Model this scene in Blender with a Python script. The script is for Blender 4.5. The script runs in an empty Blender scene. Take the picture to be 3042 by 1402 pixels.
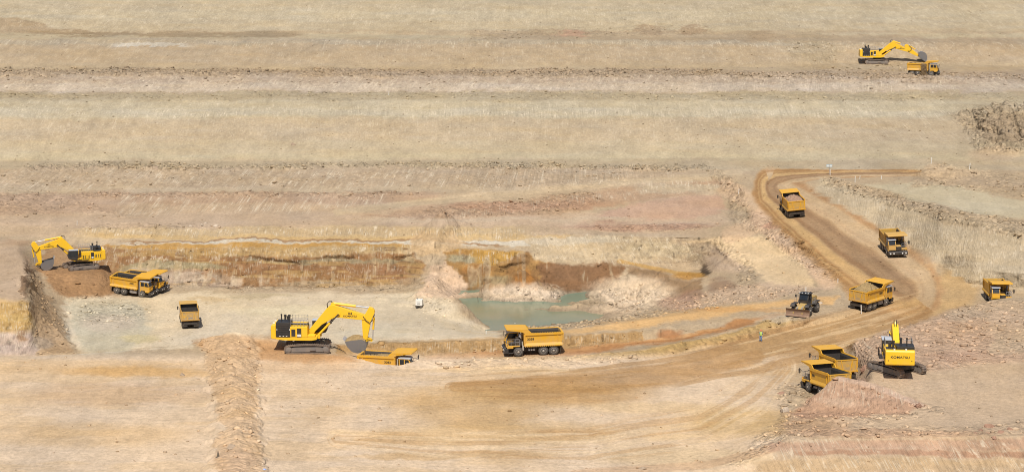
import bpy, bmesh, math, random
import numpy as np
from mathutils import Vector, Matrix, noise as mnoise
random.seed(7)
SC = bpy.context.scene
COL = SC.collection
R = math.radians
# ------------------------------------------------------------------ camera
F = 5600.0            # focal length in photo pixels (photo is 3042 wide)
UC, VC = 1521.0, 701.0
H = 65.0              # camera height above the working level
TH = math.atan(951 / 5600.0)
CT, ST = math.cos(TH), math.sin(TH)
cam = bpy.data.cameras.new('camera')
camo = bpy.data.objects.new('camera', cam)
COL.objects.link(camo)
camo.location = (0, 0, H)
camo.rotation_euler = (math.pi / 2 - TH, 0, 0)
cam.sensor_width = 36.0
cam.lens = 36.0 * F / 3042.0
cam.clip_start = 1.0
cam.clip_end = 5000.0
SC.camera = camo

def P(u, v, z):
    """point seen at photo pixel (u, v) that lies at height z"""
    a = (u - UC) / F
    b = (v - VC) / F
    s = (z - H) / (-ST - b * CT)
    return Vector((s * a, s * (CT - b * ST), z))

def proj(x, y, z):
    dz = z - H
    f = y * CT - dz * ST
    return UC + F * x / f, VC - F * (y * ST + dz * CT) / f

# ------------------------------------------------------------------ noise
def _hash(ix, iy, seed):
    h = ix.astype(np.uint32) * np.uint32(374761393) + iy.astype(np.uint32) * np.uint32(668265263) + np.uint32((seed * 982451653) & 0xffffffff)
    h = (h ^ (h >> np.uint32(13))) * np.uint32(1274126177)
    h = (h ^ (h >> np.uint32(16))) & np.uint32(0xffff)
    return h.astype(np.float32) / np.float32(65535.0)

def vnoise(x, y, seed=0):
    x0 = np.floor(x); y0 = np.floor(y)
    fx = (x - x0).astype(np.float32); fy = (y - y0).astype(np.float32)
    fx = fx * fx * (3 - 2 * fx); fy = fy * fy * (3 - 2 * fy)
    x0 = x0.astype(np.int32); y0 = y0.astype(np.int32)
    a = _hash(x0, y0, seed); b = _hash(x0 + 1, y0, seed)
    c = _hash(x0, y0 + 1, seed); d = _hash(x0 + 1, y0 + 1, seed)
    return (a + (b - a) * fx) * (1 - fy) + (c + (d - c) * fx) * fy

def fbm(x, y, seed=0, octv=4, gain=0.5):
    s = 0; a = 1.0; n = 0
    for i in range(octv):
        s = s + a * vnoise(x + 17.3 * i, y - 9.1 * i, seed + i)
        n += a; a *= gain; x = x * 2.03; y = y * 2.03
    return s / n

def sstep(e0, e1, x):
    t = np.clip((x - e0) / (e1 - e0), 0, 1)
    return t * t * (3 - 2 * t)

# ------------------------------------------------------------------ terrain
# break lines of the pit, near to far: (u, v, z); or (u, None, z, depth) where something hides them
def hid(u, d, z):
    return (u, (H - z) * 5600.0 / d - 250.0, z)
LINES = [
 [hid(-200, 120, 2), hid(3250, 120, -1)],
 [(-200,1700,2),(1900,1700,1.5),(2300,1700,-2),(3250,1700,-2)],
 [(-200,1550,2),(1900,1550,1.5),(2250,1520,-1),(3250,1500,-1.5)],
 [(-200,1400,2),(700,1400,2),(1900,1400,1.6),(2150,1394,1.8),(2330,1318,4.2),(2450,1296,4.6),(2700,1296,4.8),(3250,1294,5)],
 [(-200,1300,2),(1900,1290,1.5),(2150,1290,1.8),(2330,1275,4),(2500,1262,4.6),(3250,1262,5)],
 [(-200,1225,2),(1900,1225,1.4),(2250,1230,1.6),(2330,1228,1.8),(2450,1232,1.9),(2600,1228,3.4),(2700,1222,4.2),(2770,1210,4.7),(3250,1215,5)],
 [(-200,1180,1.9),(1900,1180,1.4),(2300,1200,1.6),(2380,1212,1.9),(2396,1205,2.1),(2414,1178,3.2),(2456,1141,4.7),(2487,1115,5.6),(2560,1128,5.5),(2640,1152,5.4),(2700,1180,5.1),(2760,1203,4.8),(3250,1205,5)],
 [(-200,1150,1.9),(1900,1150,1.4),(2300,1160,1.6),hid(2393,246,1.7),hid(2545,246,1.7),(2590,1116,5.5),(2600,1135,5.5),(2700,1150,5.3),(2800,1180,5),(3250,1180,5.2)],
 [(-200,1100,1.8),(700,1100,1.7),(1300,1100,1.2),(1900,1100,1.3),(2300,1110,1.5),(2400,1100,1.6),(2500,1098,1.7),(2540,1095,2.0),(2590,1075,5.3),(2650,1085,5.5),(2750,1105,5.5),(2850,1100,5.6),(3250,1100,5.8)],
 # rubble crest at the right
 [(-200,1092,1.75),(500,1085,1.7),(800,1095,1.6),(1300,1099,1.0),(1700,1097,1.0),(1900,1085,1.1),(2100,1068,1.2),(2300,1062,1.5),(2450,1040,1.7),(2515,1030,2.0),(2535,1018,4.6),(2560,1012,5.0),(2600,1000,5.6),(2650,985,6.0),(2790,945,6.2),(2870,912,5.8),(2940,893,5.4),(3042,890,6),(3250,885,6.2)],
 [(-200,1090,1.75),(500,1083,1.7),(800,1093,1.6),(1300,1098,1.0),(1700,1096,1.0),(1900,1083,1.1),(2100,1066,1.2),(2300,1055,1.5),(2450,1030,1.7),(2515,1020,2.0),hid(2545,270,2.2),hid(2600,273,2.2),hid(2700,280,2.4),hid(2790,285,2.5),hid(2870,294,2.5),hid(2940,300,2.6),hid(3042,304,3),hid(3250,304,3)],
 # berm foot
 [(-200,1080,1.7),(0,1075,1.65),(500,1060,1.8),(800,1085,1.6),(1000,1092,1.4),(1300,1096,0.9),(1700,1092,0.9),(1800,1080,1.0),(1950,1058,1.1),(2100,1035,1.3),(2200,1012,1.5),(2300,990,1.8),(2380,974,1.9),(2450,960,2.1),(2520,946,2.3),(2600,915,2.5),(2700,880,2.8),(2800,860,3.0),(2900,865,3.0),(3042,872,3.2),(3250,872,3.2)],
 # berm crest / edge of the near ground
 [(-200,1068,1.6),(0,1055,1.6),(100,1058,1.6),(300,1045,1.7),(500,1030,2.0),(585,1022,2.2),(610,1012,2.2),(680,1008,2.2),(760,1008,2.1),(820,1010,1.8),(985,1030,1.6),(1030,1050,1.5),(1070,1065,1.4),(1120,1082,1.3),(1190,1086,1.3),(1240,1070,1.6),(1300,1066,1.7),(1400,1064,1.6),(1500,1066,1.6),(1600,1064,1.5),(1700,1058,1.5),(1800,1048,1.6),(1900,1038,1.8),(2000,1018,2.2),(2100,1000,2.4),(2200,972,2.8),(2300,955,3.0),(2380,950,2.9),(2450,945,2.8),(2520,934,2.7),(2600,895,2.6),(2700,870,2.9),(2800,848,3.1),(2900,858,3.2),(3042,866,3.4),(3250,866,3.4)],
 [hid(-200,300,-7.5),hid(450,300,-7.5),hid(600,303,-6.5),hid(700,298,-4.5),hid(830,288,-0.5),hid(900,284,.8),hid(985,281,1.0),hid(1030,279,.3),hid(1050,275,-1.4),hid(1240,275,-1.4),hid(1330,277,-.6),hid(1700,277.5,-.3),(1800,1042,0),(1900,1030,.3),(2000,1010,.8),(2100,992,1.2),(2200,962,2.0),(2300,946,2.5),(2380,944,2.6),(2450,938,2.7),(2520,925,2.7),(2600,890,2.7),(2700,862,3.0),(2800,840,3.2),(2900,850,3.4),(3042,862,3.5),(3250,862,3.5)],
 # bank foot behind the lower road
 [hid(-200,306,-8),hid(450,306,-8),hid(600,310,-7.2),hid(700,305,-5.5),hid(830,294,-1.5),hid(900,289,.7),hid(985,285,.7),(1030,1056,-.4),(1060,1055,-.6),(1250,1052,-.5),(1500,1040,-.4),(1691,1027,-.2),(1850,1013,.2),(2000,1003,.6),(2100,975,1.5),(2200,950,2.2),(2300,928,2.8),(2380,918,2.9),(2450,912,2.9),(2600,880,2.8),(2700,850,3.2),(2800,830,3.4),(2900,845,3.6),(3042,858,3.7),(3250,858,3.7)],
 [hid(-200,311,-8.3),hid(60,311,-8.5),hid(450,312,-8),hid(600,316,-7.6),hid(700,311,-6.3),hid(830,300,-2.4),hid(900,294,.2),(985,1026,.6),(1030,1024,.7),(1250,1018,.9),(1450,1010,1.0),(1691,995,1.2),(1850,988,1.3),(2000,975,1.5),(2100,958,1.9),(2200,938,2.5),(2300,920,2.9),(2380,908,3.0),(2450,900,3.0),(2600,865,3.1),(2700,835,3.5),(2800,812,3.8),(2900,835,4.2),(3042,845,4.6),(3250,845,4.6)],
 # far edge of the upper road
 [hid(-200,314,-8.4),hid(60,314,-8.6),hid(450,318,-8),hid(600,322,-8),hid(700,318,-7),hid(830,308,-3.5),hid(900,298,-.8),(985,1008,.2),(1030,1008,.3),(1250,1003,.3),(1450,998,.6),(1600,988,1.0),(1734,972,1.3),(1900,950,1.7),(2050,930,2.0),(2200,908,2.4),(2300,895,2.7),(2400,880,3.0),(2500,860,3.2),(2600,845,3.4),(2700,815,3.8),(2800,795,4.3),(2900,800,5.8),(3042,815,6.2),(3250,815,6.2)],
 # pond near shore
 [hid(-200,316,-8.5),hid(60,316,-8.7),hid(150,319,-8.4),hid(450,326,-8),hid(600,328,-8),hid(700,328,-7.8),hid(830,322,-5.5),hid(900,316,-3.2),(985,960,-3.2),(1250,965,-3.4),(1350,975,-4.5),(1440,984,-8.8),(1560,974,-8.8),(1740,955,-8.8),(1850,940,-8),(1950,925,-6.6),(2000,915,-5),(2100,900,-2.5),(2200,885,0),(2300,870,1.5),(2400,855,2.8),(2500,840,3.4),(2600,820,3.8),(2700,785,4.4),(2800,760,6.2),(2900,760,7.6),(3042,775,7.8),(3250,775,7.8)],
 # left block rim / pit floor / pond
 [(-200,885,-.2),(0,888,-.2),(82,890,-.3),(105,905,-2.2),(150,960,-5.5),(215,1030,-8.2),hid(300,332,-8),hid(600,338,-8),hid(700,338,-8),hid(830,336,-7.2),(985,930,-6),(1250,935,-6),(1340,950,-7.2),(1395,945,-9),hid(1450,346,-9.8),hid(1740,350,-9.8),(1800,925,-8.9),(1900,910,-8),(2000,890,-6),(2100,868,-3),(2200,855,-.3),(2300,840,1.8),(2400,820,3.2),(2500,800,4),(2600,775,4.4),(2700,748,4.9),(2800,705,8.8),(2900,710,9.7),(3042,730,9.7),(3250,730,9.7)],
 [(-200,800,-.3),(75,800,-.3),(95,830,-2.8),(130,870,-5.5),(200,900,-7.9),(330,885,-8),(420,880,-8),(600,868,-8),(1000,868,-8),(1250,880,-8),(1395,890,-9.3),hid(1420,361,-9.6),hid(1740,362,-9.6),(1850,880,-8.5),(1950,860,-7.5),(2050,840,-5),(2130,825,-3),(2200,810,-1),(2300,790,1.2),(2400,765,3.2),(2450,750,4.4),(2500,745,4.7),(2600,730,5),(2700,712,6),(2800,640,11.3),(2900,662,11.7),(3042,690,11.6),(3250,690,11.6)],
 # top edge of the spoil heap under the left excavator
 [(-200,770,-.3),(72,770,-.3),(92,800,-2.6),(120,815,-4.4),(200,815,-4.5),(300,812,-4.4),(345,845,-6.6),(390,872,-8),(600,862,-8),(1000,862,-8),(1250,868,-8),(1400,876,-9.2),hid(1500,366,-9.4),hid(1740,366,-9.4),(1850,870,-8.3),(1950,850,-7.5),(2050,830,-5),(2130,808,-2.4),(2200,795,-.6),(2300,765,1.6),(2385,745,3.4),(2420,735,4.8),(2500,725,5),(2600,708,5.4),(2650,690,6.3),(2700,660,8.6),(2800,625,11.3),(2900,646,11.7),(3042,672,11.7),(3250,672,11.7)],
 # foot of the back wall
 [(-200,742,-.2),(55,745,-.3),hid(125,377,-4.4),hid(300,378,-5),hid(380,374,-7.4),(450,858,-8),(500,852,-8),(600,848,-8),(1000,850,-8),(1250,848,-8),(1400,864,-8.9),(1600,860,-8.9),(1750,856,-8.7),(1900,835,-7.5),(2000,815,-6),(2090,795,-4.9),(2130,780,-1.7),(2200,765,0.2),(2285,738,2.3),(2380,719,5.05),(2450,705,5.3),(2600,680,5.8),(2650,640,8.6),(2700,610,10.6),(2800,610,11.3),(2900,630,11.7),(3042,655,11.7),(3250,655,11.7)],
 # rim of the back wall
 [(-200,715,-.4),(50,718,-.5),(150,744,-2.9),(300,738,-2.7),(400,735,-1.8),(500,735,-1.4),(738,738,-1.5),(1000,745,-1.9),(1200,745,-1.9),(1290,758,-2.6),(1400,742,-1.8),(1560,750,-2.2),(1700,762,-3.4),(1850,775,-4.3),(1950,785,-5),(2050,782,-4.6),(2110,765,-2.6),(2150,745,-.5),(2200,735,.5),(2265,712,2.4),(2345,689,5.1),(2450,670,6.0),(2600,640,7.5),(2650,610,9.6),(2700,590,10.8),(2800,590,11.3),(2900,600,11.6),(3042,625,11.6),(3250,625,11.6)],
 [(-200,705,-.6),(80,702,-.5),(200,690,0),(350,680,.4),(600,674,1.2),(900,668,1.5),(1200,675,1.3),(1400,680,1),(1560,690,.6),(1700,695,.3),(1850,700,0.2),(1950,705,0.1),(2050,705,0.5),(2150,705,1.5),(2215,692,2.6),(2295,657,5.4),(2450,640,6.4),(2600,612,8.8),(2650,590,10),(2700,575,10.9),(2800,570,11.3),(2900,575,11.6),(3042,600,11.6),(3250,600,11.6)],
 # bench, foot of the slope below the diagonal road
 [(-200,660,.9),(200,660,1.2),(900,660,1.6),(1000,655,1.7),(1150,648,2.0),(1300,642,2.3),(1500,640,2.4),(1700,628,2.8),(1800,610,3.2),(1900,598,3.6),(2050,580,4.2),(2130,580,4.4),(2165,600,4.3),(2240,607,6.1),(2300,600,6.6),(2450,600,7.2),(2550,570,9.5),(2600,560,10.2),(2700,555,10.9),(2800,550,11.2),(2900,550,11.5),(3042,570,11.6),(3250,570,11.6)],
 [(-200,650,1.1),(400,648,1.5),(800,650,1.7),(1000,645,2.0),(1100,635,2.4),(1252,607,3.6),(1505,587,4.4),(1757,556,5.6),(2010,536,6.6),(2136,526,7.2),(2180,545,6.8),(2215,575,6.7),(2260,590,6.8),(2300,585,7),(2450,570,8),(2500,560,9),(2600,540,10.4),(2700,535,11),(2800,530,11.2),(2900,525,11.4),(3042,545,11.5),(3250,545,11.5)],
 [(-200,640,1.3),(400,637,1.6),(700,636,1.7),(900,626,2.1),(1000,618,2.5),(1150,608,3),(1252,598,3.6),(1505,572,5),(1757,548,6),(2010,530,6.8),(2136,520,7.5),(2220,530,8),(2300,545,8.2),(2450,545,9),(2600,525,10.5),(2700,520,10.9),(2800,515,11),(2900,508,11.2),(3042,520,11.4),(3250,520,11.4)],
 [(-200,565,4),(100,575,3.6),(400,583,3.5),(900,580,3.8),(1100,580,4),(1252,582,4.4),(1505,565,5.3),(1757,542,6.3),(2010,524,7),(2136,515,7.7),(2300,525,8.6),(2450,528,9.2),(2600,515,10.2),(2700,512,10.6),(2800,505,10.9),(2900,497,11.2),(3042,505,11.6),(3250,505,11.6)],
 [(-200,555,4.2),(100,560,4.1),(400,562,4.1),(700,562,4.2),(1100,562,4.5),(1350,562,5),(1505,556,5.6),(1757,536,6.6),(2010,516,7.3),(2136,508,7.9),(2300,512,8.6),(2600,506,10),(2800,498,10.8),(2900,488,11.3),(3042,490,12),(3250,490,12)],
 [(-200,500,6.5),(400,500,6.6),(700,498,6.6),(1100,503,6.6),(1400,505,6.8),(1700,505,7),(1900,505,7.2),(2010,508,7.5),(2136,500,8.1),(2300,500,8.8),(2600,495,10),(2800,480,11),(2900,470,12),(3042,465,13),(3250,465,13)],
 [(-200,478,6.7),(400,480,6.7),(1000,480,7),(1500,475,7.4),(2000,470,8),(2300,470,9),(2600,478,10),(2800,460,11.5),(2910,432,13.6),(3042,420,15.5),(3250,420,15.5)],
 [(-200,345,15.3),(400,345,15.4),(1500,345,15.4),(2300,350,15.6),(2750,350,15.8),(2900,350,16.8),(2960,335,19.2),(3042,325,20.3),(3250,325,20.3)],
 [(-200,300,18.3),(1500,300,18.3),(2300,302,18.4),(2800,305,18.4),(2930,312,20),(3042,312,20.8),(3250,312,20.8)],
 [(-200,272,18.7),(1500,275,18.8),(2300,278,19),(2800,285,19.2),(3042,292,21),(3250,292,21)],
 [(-200,222,22.4),(500,222,22.4),(1500,228,22.2),(2300,228,22.2),(2800,233,22.3),(3042,238,22.5),(3250,238,22.5)],
 [(-200,206,22.6),(1500,206,22.6),(2350,200,22.8),(2480,188,23),(2800,192,23),(3042,198,23),(3250,198,23)],
 [(-200,118,28.8),(700,118,28.8),(1500,122,28.6),(2300,122,28.6),(3042,130,28.2),(3250,130,28.2)],
 [(-200,98,29.3),(700,100,29.2),(1500,108,29),(2200,112,29),(3042,118,28.8),(3250,118,28.8)],
 [(-200,-80,46),(3250,-80,45.5)],
 [hid(-200,670,47),hid(3250,670,47)],
 [hid(-200,1500,47.5),hid(3250,1500,47.5)],
]
cu = np.concatenate([np.linspace(-1500, -60, 60)[:-1], np.linspace(-60, 3102, 1760), np.linspace(3102, 4600, 60)[1:]])
CT_ = (cu - UC) / F / CT
NC = len(cu)
LY = []; LZ = []
for ln in LINES:
    pts = [P(*q) for q in ln]
    t = np.array([p.x / p.y for p in pts]); o = np.argsort(t, kind='stable')
    t = t[o]
    LY.append(np.interp(CT_, t, np.array([pts[i].y for i in o])))
    LZ.append(np.interp(CT_, t, np.array([pts[i].z for i in o])))
LY = np.array(LY); LZ = np.array(LZ)
def blur1(a, n, axis):
    k = 2 * n + 1
    pad = [(0, 0), (0, 0)]; pad[axis] = (n, n)
    b = np.pad(a, pad, mode='edge')
    c = np.cumsum(b, axis=axis)
    z = np.zeros_like(np.take(c, [0], axis=axis))
    c = np.concatenate([z, c], axis=axis)
    if axis == 0:
        return (c[k:] - c[:-k]) / k
    return (c[:, k:] - c[:, :-k]) / k
LY = blur1(LY, 4, 1); LZ = blur1(LZ, 4, 1)
# natural wander of the break lines, different for every line
xs_ = CT_ * 400
for i in range(2, len(LINES) - 3):
    w = (vnoise(xs_ / 9.0, xs_ * 0 + i * 3.7, 31) - .5) * 0.9 + (vnoise(xs_ / 2.6, xs_ * 0 + i * 5.1, 32) - .5) * 0.5
    LY[i] += w
for i in range(1, len(LY)):
    LY[i] = np.maximum(LY[i], LY[i - 1] + 0.12)
rowsY = []; rowsZ = []
for i in range(len(LY) - 1):
    _, va = proj(CT_ * LY[i], LY[i], LZ[i]); _, vb = proj(CT_ * LY[i + 1], LY[i + 1], LZ[i + 1])
    sel = (cu > -60) & (cu < 3102) & (va > -40) & (vb < 1440)
    dv = np.abs(va - vb)[sel]
    n = 3 if dv.size == 0 else int(np.clip(np.percentile(dv, 90) / 1.7, 4, 110))
    for k in range(n):
        s = k / n
        rowsY.append(LY[i] * (1 - s) + LY[i + 1] * s)
        rowsZ.append(LZ[i] * (1 - s) + LZ[i + 1] * s)
rowsY.append(LY[-1]); rowsZ.append(LZ[-1])
GY = np.array(rowsY); GZ = np.array(rowsZ)
GZ = blur1(GZ, 1, 0)
GX = CT_[None, :] * GY
GX = GX.astype(np.float32); GY = GY.astype(np.float32); GZ = GZ.astype(np.float32)
ROWMIN = GY[:, 60:-60].min(1); ROWMAX = GY[:, 60:-60].max(1)
def near_win(xs, ys, r):
    t0 = min((x - r) / y for x, y in zip(xs, ys)); t1 = max((x + r) / y for x, y in zip(xs, ys))
    c0 = max(int(np.searchsorted(CT_, t0)) - 2, 0); c1 = min(int(np.searchsorted(CT_, t1)) + 2, NC)
    k = np.nonzero((ROWMAX > min(ys) - r) & (ROWMIN < max(ys) + r))[0]
    return slice(int(k[0]), int(k[-1]) + 1), slice(c0, c1)
NR = len(GY)
print('terrain grid', NR, NC)

# ---- heaps, windrows and mounds on top of the benches
def bump(u, v, z, rx, ry, h, rot=0.0, p=1.0, lump=0.25):
    global GZ
    c = P(u, v, z)
    w = near_win([c.x], [c.y], max(rx, ry) * 1.4)
    gx, gy = GX[w], GY[w]
    dx = gx - c.x; dy = gy - c.y
    ca, sa = math.cos(R(rot)), math.sin(R(rot))
    a = (dx * ca + dy * sa) / rx; b = (-dx * sa + dy * ca) / ry
    d = np.sqrt(a * a + b * b) + (fbm(gx / 2.5, gy / 2.5, int(u)) - .5) * lump
    GZ[w] += h * np.clip(1 - d, 0, 1) ** p * np.where(d < 1, 1, 0)

def ridge(pts, w, h, lump=0.35, p=1.0):
    global GZ
    q = [P(*a) for a in pts]
    wn = near_win([a.x for a in q], [a.y for a in q], w * 1.5)
    gx, gy = GX[wn], GY[wn]
    best = np.full(gx.shape, 1e9)
    for a, b in zip(q[:-1], q[1:]):
        ex, ey = b.x - a.x, b.y - a.y
        L = ex * ex + ey * ey
        s = np.clip(((gx - a.x) * ex + (gy - a.y) * ey) / L, 0, 1)
        d = np.hypot(gx - a.x - s * ex, gy - a.y - s * ey)
        best = np.minimum(best, d)
    d = best / w + (fbm(gx / 2.2, gy / 2.2, 77) - .5) * lump
    hh = h * (0.75 + 0.5 * fbm(gx / 3.0, gy / 3.0, 78, 3))
    GZ[wn] += hh * np.clip(1 - d, 0, 1) ** p

ridge([(690,1005,2),(690,1060,2),(685,1130,2),(700,1200,2),(706,1290,2),(692,1420,2)], 3.5, 1.0, .9, .7)
ridge([(1330,765,-5),(1310,800,-7),(1280,850,-8),(1300,905,-7.5),(1375,955,-8)], 6.0, 2.6, p=1.2)
bump(1310,800,-7,4.5,4,2.4)
bump(1240,900,-7,6,5,1.4)
bump(1340,930,-7,5,5,1.6)
bump(1130,905,-8,8,4,.8)
ridge([(1150,880,-8),(1250,872,-8)], 6, 1.2)
ridge([(1385,889,-9.3),(1490,891,-9.5)], 2.3, 1.45, .3)
bump(1550,893,-9.6,8.6,5.5,6.8,0,.95,.45)
bump(1640,907,-9.6,4,2.2,1.6,-15)
ridge([(1650,884,-9.5),(1730,870,-9.3),(1800,862,-9)], 1.8, 1.5, .3)
ridge([(1560,936,-9.8),(1610,934,-9.8)], 1.3, 1.15, .2)
ridge([(1640,938,-9.8),(1720,934,-9.8),(1810,928,-9)], 2.1, 1.9, .4)
ridge([(1700,915,-9.6),(1790,912,-9)], 2.2, 1.5, .3)
bump(1890,880,-8.5,11,7,5.4,-20,.9,.5)
bump(1990,893,-8,7,5,2.6,10,1.0,.5)
bump(1835,912,-8.8,4,2.6,1.8,0,1.0,.5)
bump(1930,908,-7.6,4,2.6,1.5,20,1.0,.5)
bump(1790,868,-9,3.5,2.5,1.8,0,1.0,.5)
bump(2060,872,-5.5,5,3,1.4,0,1.0,.5)
bump(1440,905,-9.6,2.5,1.6,1.5,0,1.0,.5)
bump(1800,905,-9,6,3,1.6,-10)
bump(1770,932,-9,9,1.8,1.2,-10)
bump(1985,995,.9,2.6,2.2,1.5)
bump(1940,998,.8,2,1.5,.8)
bump(2030,990,1.2,2.5,2,.7)
bump(2165,790,-1.5,4,5,1.6)
bump(2830,522,11,10,5,2.4,-8)
bump(2760,500,11,5,4,1.8)
bump(2350,1195,1.7,3.5,2.2,1.0)
bump(2480,1250,4,5,2.5,.9)
bump(2330,965,2.4,4.5,2,.6)
bump(40,78,31,12,14,2.2,-20)
bump(3000,885,5.5,6,3,.6)
ridge([(600,1016,2),(830,1012,2)], 3, .5)
bump(2060,85,30,10,10,1.2); bump(1930,88,30,9,9,1.0)

LASTY = GY.copy()
# smooth ground lookup (before the fine roughness) for placing things
GZs = GZ.copy()
def ground(x, y):
    t = x / y
    c = np.interp(t, CT_, np.arange(NC)); i = int(min(max(math.floor(c), 0), NC - 2)); f = c - i
    z0 = np.interp(y, GY[:, i], GZs[:, i]); z1 = np.interp(y, GY[:, i + 1], GZs[:, i + 1])
    return float(z0 * (1 - f) + z1 * f)

def on_ground(u, v, d0=150.0, d1=760.0):
    """first ground point met by the sight line through photo pixel (u, v)"""
    a = (u - UC) / F; b = (v - VC) / F
    dx, dy, dz = a, CT - b * ST, -ST - b * CT
    s = d0 / dy; prev = s
    while s * dy < d1:
        if H + s * dz < ground(s * dx, s * dy):
            lo, hi = prev, s
            for _ in range(24):
                m = .5 * (lo + hi)
                if H + m * dz < ground(m * dx, m * dy): hi = m
                else: lo = m
            return Vector((hi * dx, hi * dy, ground(hi * dx, hi * dy)))
        prev = s; s += .6
    return Vector((s * dx, s * dy, H + s * dz))
# ------------------------------------------------------------------ soil colours and surface masks
U, V = proj(GX, GY, GZ)
# wander so that colour borders are ragged
WU = U + (fbm(GX / 6, GY / 6 + GZ / 2, 201, 4) - .5) * 46 + (fbm(GX / 1.3, GY / 1.8 + GZ, 203, 3) - .5) * 26
WV = V + (fbm(GX / 9, GZ / 2.0 + GY / 7, 202, 4) - .5) * 20 + (fbm(GX / 1.1, GZ / .8 + GY / 2.2, 204, 3) - .5) * 11

def lin(c):
    c = np.array(c, dtype=np.float64) / 255.0
    return np.where(c <= .04045, c / 12.92, ((c + .055) / 1.055) ** 2.4)
ALB = 0.58
U = U.astype(np.float32); V = V.astype(np.float32); WU = WU.astype(np.float32); WV = WV.astype(np.float32)
SOIL = np.zeros(GX.shape + (3,), dtype=np.float32)
SOIL[:] = lin((204, 180, 142)) * ALB
VMIN = V[:, 59:-59].min(1); VMAX = V[:, 59:-59].max(1)
class Mask(np.ndarray):
    """a mask that remembers the only window in which it is not zero"""
FULL = (slice(None), slice(None))
def window(u0, u1, v0, v1, pad=45):
    c0 = int(np.searchsorted(cu, u0 - pad)); c1 = max(int(np.searchsorted(cu, u1 + pad)), c0 + 1)
    k = np.nonzero((VMAX > v0 - pad) & (VMIN < v1 + pad))[0]
    return slice(int(k[0]), int(k[-1]) + 1), slice(c0, c1)
def full(w, m):
    a = np.zeros(U.shape, dtype=np.float32).view(Mask); a[w] = m; a.win = w
    return a
def mixin(m, col, a=1.0):
    w = getattr(m, 'win', FULL)
    c = (lin(col) * ALB).astype(np.float32)
    mm = np.clip(np.asarray(m)[w] * a, 0, 1).astype(np.float32)[..., None]
    SOIL[w] = SOIL[w] * (1 - mm) + c * mm
def m_blob(u, v, ru, rv, soft=.42):
    w = window(u - ru * 1.4, u + ru * 1.4, v - rv * 1.4, v + rv * 1.4)
    d = np.sqrt(((WU[w] - u) / ru) ** 2 + ((WV[w] - v) / rv) ** 2)
    return full(w, 1 - sstep(1 - soft, 1 + soft * .6, d))
def m_band(pts, hw, soft=.4):
    """stretch between the two sides of a line running across the picture"""
    pu = [p[0] for p in pts]; pv = [p[1] for p in pts]
    hm = max(hw) if hasattr(hw, '__len__') else hw
    w = window(pu[0] - 30, pu[-1] + 30, min(pv) - hm * 1.5, max(pv) + hm * 1.5)
    uu, vv = WU[w], WV[w]
    c = np.interp(uu, pu, pv)
    ends = sstep(pu[0] - 25, pu[0] + 25, uu) * (1 - sstep(pu[-1] - 25, pu[-1] + 25, uu))
    h = hw if not hasattr(hw, '__len__') else np.interp(uu, pu, hw)
    return full(w, (1 - sstep(1 - soft, 1 + soft, np.abs(vv - c) / h)) * ends)
def m_path(pts, hw, soft=.3, warp=.3):
    """stretch along a path of any direction"""
    hm = max([p[2] for p in pts]) if len(pts[0]) > 2 else hw
    w = window(min(p[0] for p in pts) - hm * 1.5, max(p[0] for p in pts) + hm * 1.5, min(p[1] for p in pts) - hm * 1.5, max(p[1] for p in pts) + hm * 1.5)
    wu = U[w] + (WU[w] - U[w]) * warp; wv = V[w] + (WV[w] - V[w]) * warp
    best = np.full(wu.shape, 1e9, dtype=np.float32)
    for (a, b) in zip(pts[:-1], pts[1:]):
        ex, ey = b[0] - a[0], b[1] - a[1]
        s = np.clip(((wu - a[0]) * ex + (wv - a[1]) * ey) / (ex * ex + ey * ey), 0, 1)
        k = a[2] * (1 - s) + b[2] * s if len(a) > 2 else hw
        best = np.minimum(best, np.hypot(wu - a[0] - s * ex, wv - a[1] - s * ey) / k)
    return full(w, 1 - sstep(1 - soft, 1 + soft, best))
def lanes(pts):
    """across (-1..1, left of travel positive) and along coordinates of a road"""
    hm = max(p[2] for p in pts)
    w = window(min(p[0] for p in pts) - hm, max(p[0] for p in pts) + hm, min(p[1] for p in pts) - hm, max(p[1] for p in pts) + hm)
    wu = U[w] + (WU[w] - U[w]) * .12; wv = V[w] + (WV[w] - V[w]) * .12
    best = np.full(wu.shape, 1e9, dtype=np.float32); lat = np.zeros_like(best); alo = np.zeros_like(best); acc = 0
    for (a, b) in zip(pts[:-1], pts[1:]):
        ex, ey = b[0] - a[0], b[1] - a[1]; ln = math.hypot(ex, ey)
        s = np.clip(((wu - a[0]) * ex + (wv - a[1]) * ey) / (ln * ln), 0, 1)
        k = a[2] * (1 - s) + b[2] * s
        dx = wu - a[0] - s * ex; dy = wv - a[1] - s * ey
        d = np.hypot(dx, dy) / k
        c = d < best
        best = np.where(c, d, best); lat = np.where(c, d * np.sign(ex * dy - ey * dx), lat); alo = np.where(c, acc + s * ln, alo); acc += ln
    return w, lat.astype(np.float32), alo.astype(np.float32), best
def lane(w, lat, lo, hi, fade=.08):
    return full(w, sstep(lo - fade, lo + fade, lat) * (1 - sstep(hi - fade, hi + fade, lat)))
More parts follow.
